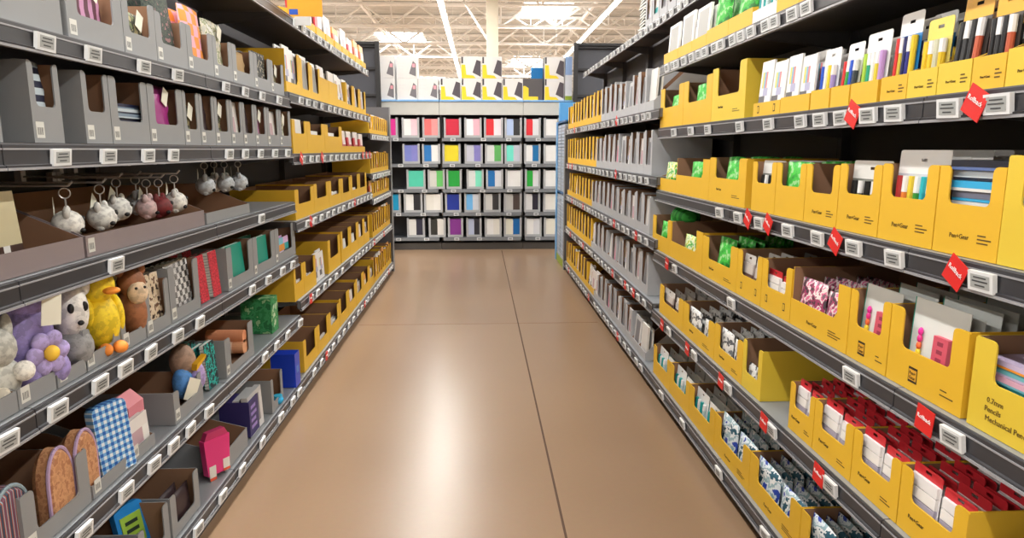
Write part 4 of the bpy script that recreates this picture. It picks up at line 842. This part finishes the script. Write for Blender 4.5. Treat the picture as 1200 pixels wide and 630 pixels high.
rows = [
 [(451, 467, 'magenta', MAG, None), (471, 492, 'white and pale pink', W, (238, 196, 206)), (495, 516, 'white and coral', (232, 110, 110), (240, 150, 150)), (520, 541, 'crimson', (200, 30, 60), None), (544, 565, 'pale pink', (232, 232, 235), (236, 176, 190)), (567, 590, 'red and white', (216, 40, 50), (226, 216, 222)), (591, 612, 'blue-white and black', (170, 190, 225), (44, 44, 46)), (614, 634, 'red beside clear', (214, 40, 50), (214, 214, 218)), (637, 656, 'white', W, None)],
 [(471, 492, 'periwinkle', (120, 130, 200), (130, 130, 200)), (494, 516, 'blue and white', (40, 120, 190), W), (518, 540, 'yellow', (228, 210, 40), None), (544, 566, 'lavender', (190, 192, 205), (130, 124, 190)), (568, 590, 'leaf green and clear', (210, 212, 210), (90, 170, 90)), (591, 612, 'mint', (110, 220, 200), (190, 194, 206)), (614, 634, 'white and deep blue', W, (20, 110, 170)), (637, 656, 'plain white', W, None)],
 [(475, 498, 'teal green', (80, 200, 170), None), (500, 521, 'clear and light green', (208, 208, 200), (100, 190, 100)), (522, 541, 'bright green', (30, 160, 60), None), (546, 567, 'white and mint', (214, 218, 216), (120, 220, 190)), (569, 590, 'blue and clear', (20, 110, 180), (214, 216, 220)), (592, 613, 'white', W, None), (615, 634, 'green and clear', (40, 170, 60), (216, 216, 220)), (637, 656, 'plain white', W, None)],
 [(455, 468, 'cyan', (20, 160, 210), None), (471, 494, 'white and black', W, (40, 38, 44)), (495, 518, 'white', (226, 224, 216), (232, 230, 224)), (520, 540, 'navy blue', (26, 50, 150), None), (543, 563, 'light blue', (110, 180, 235), (206, 210, 218)), (566, 587, 'white and charcoal', (210, 210, 206), (50, 50, 52)), (590, 612, 'grey and dark brown', (190, 190, 186), (70, 58, 54)), (614, 634, 'clear and black', (214, 214, 214), (34, 30, 46)), (637, 656, 'plain white', (226, 224, 216), None)],
 [(474, 496, 'white and navy', (216, 216, 212), (44, 44, 62)), (500, 521, 'dark olive and white', (50, 50, 46), (220, 218, 212)), (523, 542, 'purple', (130, 50, 140), None), (545, 564, 'blue and black', (180, 190, 215), (40, 40, 50)), (567, 588, 'white', W, (226, 224, 216)), (590, 612, 'cream and blue', (226, 222, 206), (10, 100, 170)), (615, 636, 'white and clear', W, (214, 216, 220)), (638, 656, 'cream', (224, 222, 208), None)]]
lvl = ['top', 'second', 'third', 'fourth', 'bottom']
for r, (row, z) in enumerate(zip(rows, ZB[::-1])):
    for k, (p0, p1, nm, c1, c2) in enumerate(row):
        x0, x1 = bx_(p0), bx_(p1); wd = x1 - x0 - .01; h = .29
        T = Matrix.Translation(((x0 + x1) / 2, YK + .02, z + .0015))
        b = MB(); t = .004; g = M((172, 174, 176), .5); x = wd / 2; fr_ = .03
        b.box(-x, 0, 0, x, t, .035, g).box(-x, 0, .035, -x + fr_, t, h, g).box(x - fr_, 0, .035, x, t, h, g)
        b.box(-x, t, 0, -x + t, .34, h, g).box(x - t, t, 0, x, .34, h, g).box(-x, .336, 0, x, .34, h, g).box(-x + t, t, 0, x - t, .336, t, g)
        o = link('folder_tray', b.mesh('folder_tray')); o.matrix_world = T
        tag(o, 'pale grey open box of %s folders, %s row of the back wall' % (nm, lvl[r]), 'tray')
        iw = wd - .04
        for q in range(3):
            if c2: pk = packet(round(iw, 3), .265, .02, [(.08, [(.5, c1), (.5, c2)]), (.92, [(.08, c1), (.44, c1), (.48, c2)])])
            else: pk = packet(round(iw, 3), .265, .02, [(1, [(1, c1)])])
            put(pk, 'folder', T, (0, .012 + q * .024, .0052), (0, 0, 0), '%s folder pack in pale grey box, %s row of back wall' % (nm, lvl[r]), 'folder', '%s folders in the %s back row' % (nm, lvl[r]), True)
# boxed file crates on top of the back unit
GRYP = (206, 206, 206)
def filebox(kind):
    def make():
        w_, h, d = .295, .305, .3; b = MB()
        side = (226, 226, 226) if kind == 'white' else (54, 52, 56)
        b.box(-w_ / 2, 0, 0, w_ / 2, d, h, M(side, .5), {'y-': M((214, 212, 210) if kind != 'dark' else (78, 74, 76), .4)})
        P = []
        if kind == 'yellow':
            P.append(('dark_edge', MB().box(-.14, -.001, .21, -.115, 0, .3, M((60, 56, 60), .5, var=0)), None)); P.append(('printed_panel', MB().prism([(-.14, .0), (.07, .0), (.03, .04), (-.07, .05), (-.085, .19), (-.14, .19)], 'y', -.001, 0, M((232, 200, 30), .5, var=0)), 'yellow printed corner'))
            P.append(('printed_picture', MB().prism([(.02, .08), (.14, .02), (.14, .24), (.08, .26)], 'y', -.0012, 0, M((74, 66, 72), .5, var=0)), 'dark printed picture'))
        elif kind == 'dark':
            P.append(('printed_panel', MB().prism([(-.14, .0), (.08, .0), (.08, .05), (-.06, .05), (-.06, .17), (-.11, .2), (-.14, .2)], 'y', -.001, 0, M((232, 200, 40), .5, var=0)), 'yellow printed corner'))
        else:
            P.append(('printed_picture', MB().prism([(.03, .06), (.13, .02), (.13, .2), (.09, .24)], 'y', -.0012, 0, M((110, 106, 110), .5, var=0)), 'grey printed picture'))
            P.append(('printed_patch', MB().box(.08, -.002, .15, .12, -.0013, .2, M((220, 150, 160), .5, var=0)), 'pink printed patch'))
            P.append(('printed_text', MB().box(-.12, -.001, .2, -.02, 0, .21, M(GRYP, .5)).box(-.12, -.001, .16, -.05, 0, .168, M(GRYP, .5)), None))
        return b.mesh('file_box'), [(n_, m_.mesh(n_), (0, 0, 0)) for n_, m_, l_ in P]
    return cache(('fb', kind), make)
stack = [(453, 0, 'white'), (479, 0, 'white'), (503, 0, 'white'), (529, 0, 'yellow'), (553, 0, 'yellow'), (577, 0, 'yellow'), (601, 0, 'yellow'), (624, 0, 'dark'), (649, 0, 'yellow'),
         (453, 1, 'white'), (479, 1, 'white'), (553, 1, 'yellow'), (577, 1, 'yellow'), (649, 1, 'yellow')]
cnt = {}
for px, lv, kd in stack:
    cnt[lv] = cnt.get(lv, 0) + 1
    d = {'white': 'white storage box with grey picture', 'yellow': 'storage box with yellow corner print', 'dark': 'dark storage box with yellow corner'}[kd]
    put(filebox(kd), 'storage_box', Matrix.Translation((bx_(px), YK + .02, 2.217 + lv * .307)), (0, 0, 0), (0, 0, rnd.uniform(-.004, .004)), '%s, %s from left in the %s row' % (d, ORD[cnt[lv]], ('lower', 'upper')[lv]), 'box')
o = link('blue_folder_case', MB().box(-.10, 0, 0, .10, .08, .50, M((20, 130, 205), .5)).mesh('blue_folder_case'), loc=(bx_(632), YK + .345, 2.217)); tag(o, 'tall plain blue case standing behind the dark storage box', 'case')
po = MB(); po.box(-.05, 0, 0, .05, .25, .62, M((226, 230, 236), .4))
item('poster_box', Matrix.Translation((bx_(665.5), YK + .02, 2.217)), po, [('printed_sky', MB().box(-.05, -.001, .36, .05, 0, .62, M((150, 180, 226), .4)), 'pale blue printed top'), ('printed_foot', MB().box(-.05, -.001, 0, .05, 0, .06, M((150, 170, 40), .4)), 'green printed foot')], 'narrow white and blue printed box right of the storage boxes', 'box')
# tall dark fixture panels either side, beyond the ends of the racks
for i, (x0, x1, lab) in enumerate(((-3.2, -1.43, 'tall dark slatted fixture panel left of the storage boxes'), (1.40, 3.4, 'tall dark slatted fixture panel right of the storage boxes'))):
    b = MB(); PM = M((66, 68, 76), .5); n = 0
    e = link('wall_fixture', None); e.location = (0, YK - .20, 0)
    link('back_panel', MB().box(x0, .1, 1.2, x1, .14, 2.93, PM).mesh('back_panel'), e)
    for z in (1.45, 1.95, 2.25, 2.62, 2.93): link('cross_rail', MB().box(x0, .05, z, x1, .1, z + .035, M((34, 34, 38), .5)).mesh('cross_rail'), e)
    xe = x1 if i == 0 else x0
    link('post', MB().box(xe - .03, 0, 0, xe + .03, .06, 3.0, M((28, 28, 30), .5)).mesh('post'), e)
    link('top_trim', MB().box(x0, .02, 2.965, x1, .06, 3.0, M((30, 30, 32), .5)).mesh('top_trim'), e)
    tag(e, lab, 'fixture')
# blue tower display at the far right end of the aisle
e = link('end_display', None); e.location = (1.06, 8.52, 0)
tw_ = .42
link('side_panel', MB().box(0, .86, .0, .3, .9, 1.86, M((120, 175, 225), .4)).box(-.012, .80, 0, 0, .9, 1.86, M((120, 175, 225), .4)).mesh('side_panel'), e)
link('top_cap', MB().box(-.01, .5, 1.86, .3, .62, 2.1, M((90, 160, 215), .4)).mesh('top_cap'), e)
link('base', MB().box(0, 0, 0, .3, .86, .1, M((150, 170, 60), .5)).mesh('base'), e)
for k, (z0, z1) in enumerate(((.1, .94), (.98, 1.84))):
    z = z0
    link('tier_shelf', MB().box(0, 0, z1, .3, .86, z1 + .02, M((60, 110, 160), .4)).mesh('tier_shelf'), e)
tag(e, 'blue tower display stand at the far end of the right rack', 'display')
for k, (z0, n_) in enumerate(((.10, 20), (.96, 21))):
    for q in range(n_):
        for yy in (.02, .42):
            o = bpy.data.objects.new('paper_ream', cache('ream', lambda: (MB().box(0, 0, 0, .28, .38, .036, M((150, 160, 172), .5), {'z+': M((215, 220, 226), .5)}).box(-.001, .05, .006, 0, .33, .03, M((176, 188, 205), .5)).mesh('paper_ream'), []))[0])
            col.objects.link(o); o.location = (1.06 + rnd.uniform(.0, .006), 8.52 + yy, z0 + q * .0405 + (.004 if k else .001))
            tag(o, 'flat grey and blue paper pack stacked in the blue tower, %s tier' % ('lower', 'upper')[k], 'paper pack', 'paper packs in the %s tier of the blue tower' % ('lower', 'upper')[k])

bad = [l for l, v in LABELS.items() if len(v) > 1 and any(g is None for _, g in v)]
print('DUPLICATE LABELS WITHOUT GROUP', len(bad), bad[:20]); print('TOP LEVEL', sum(len(v) for v in LABELS.values()), 'OBJECTS', len(bpy.data.objects))
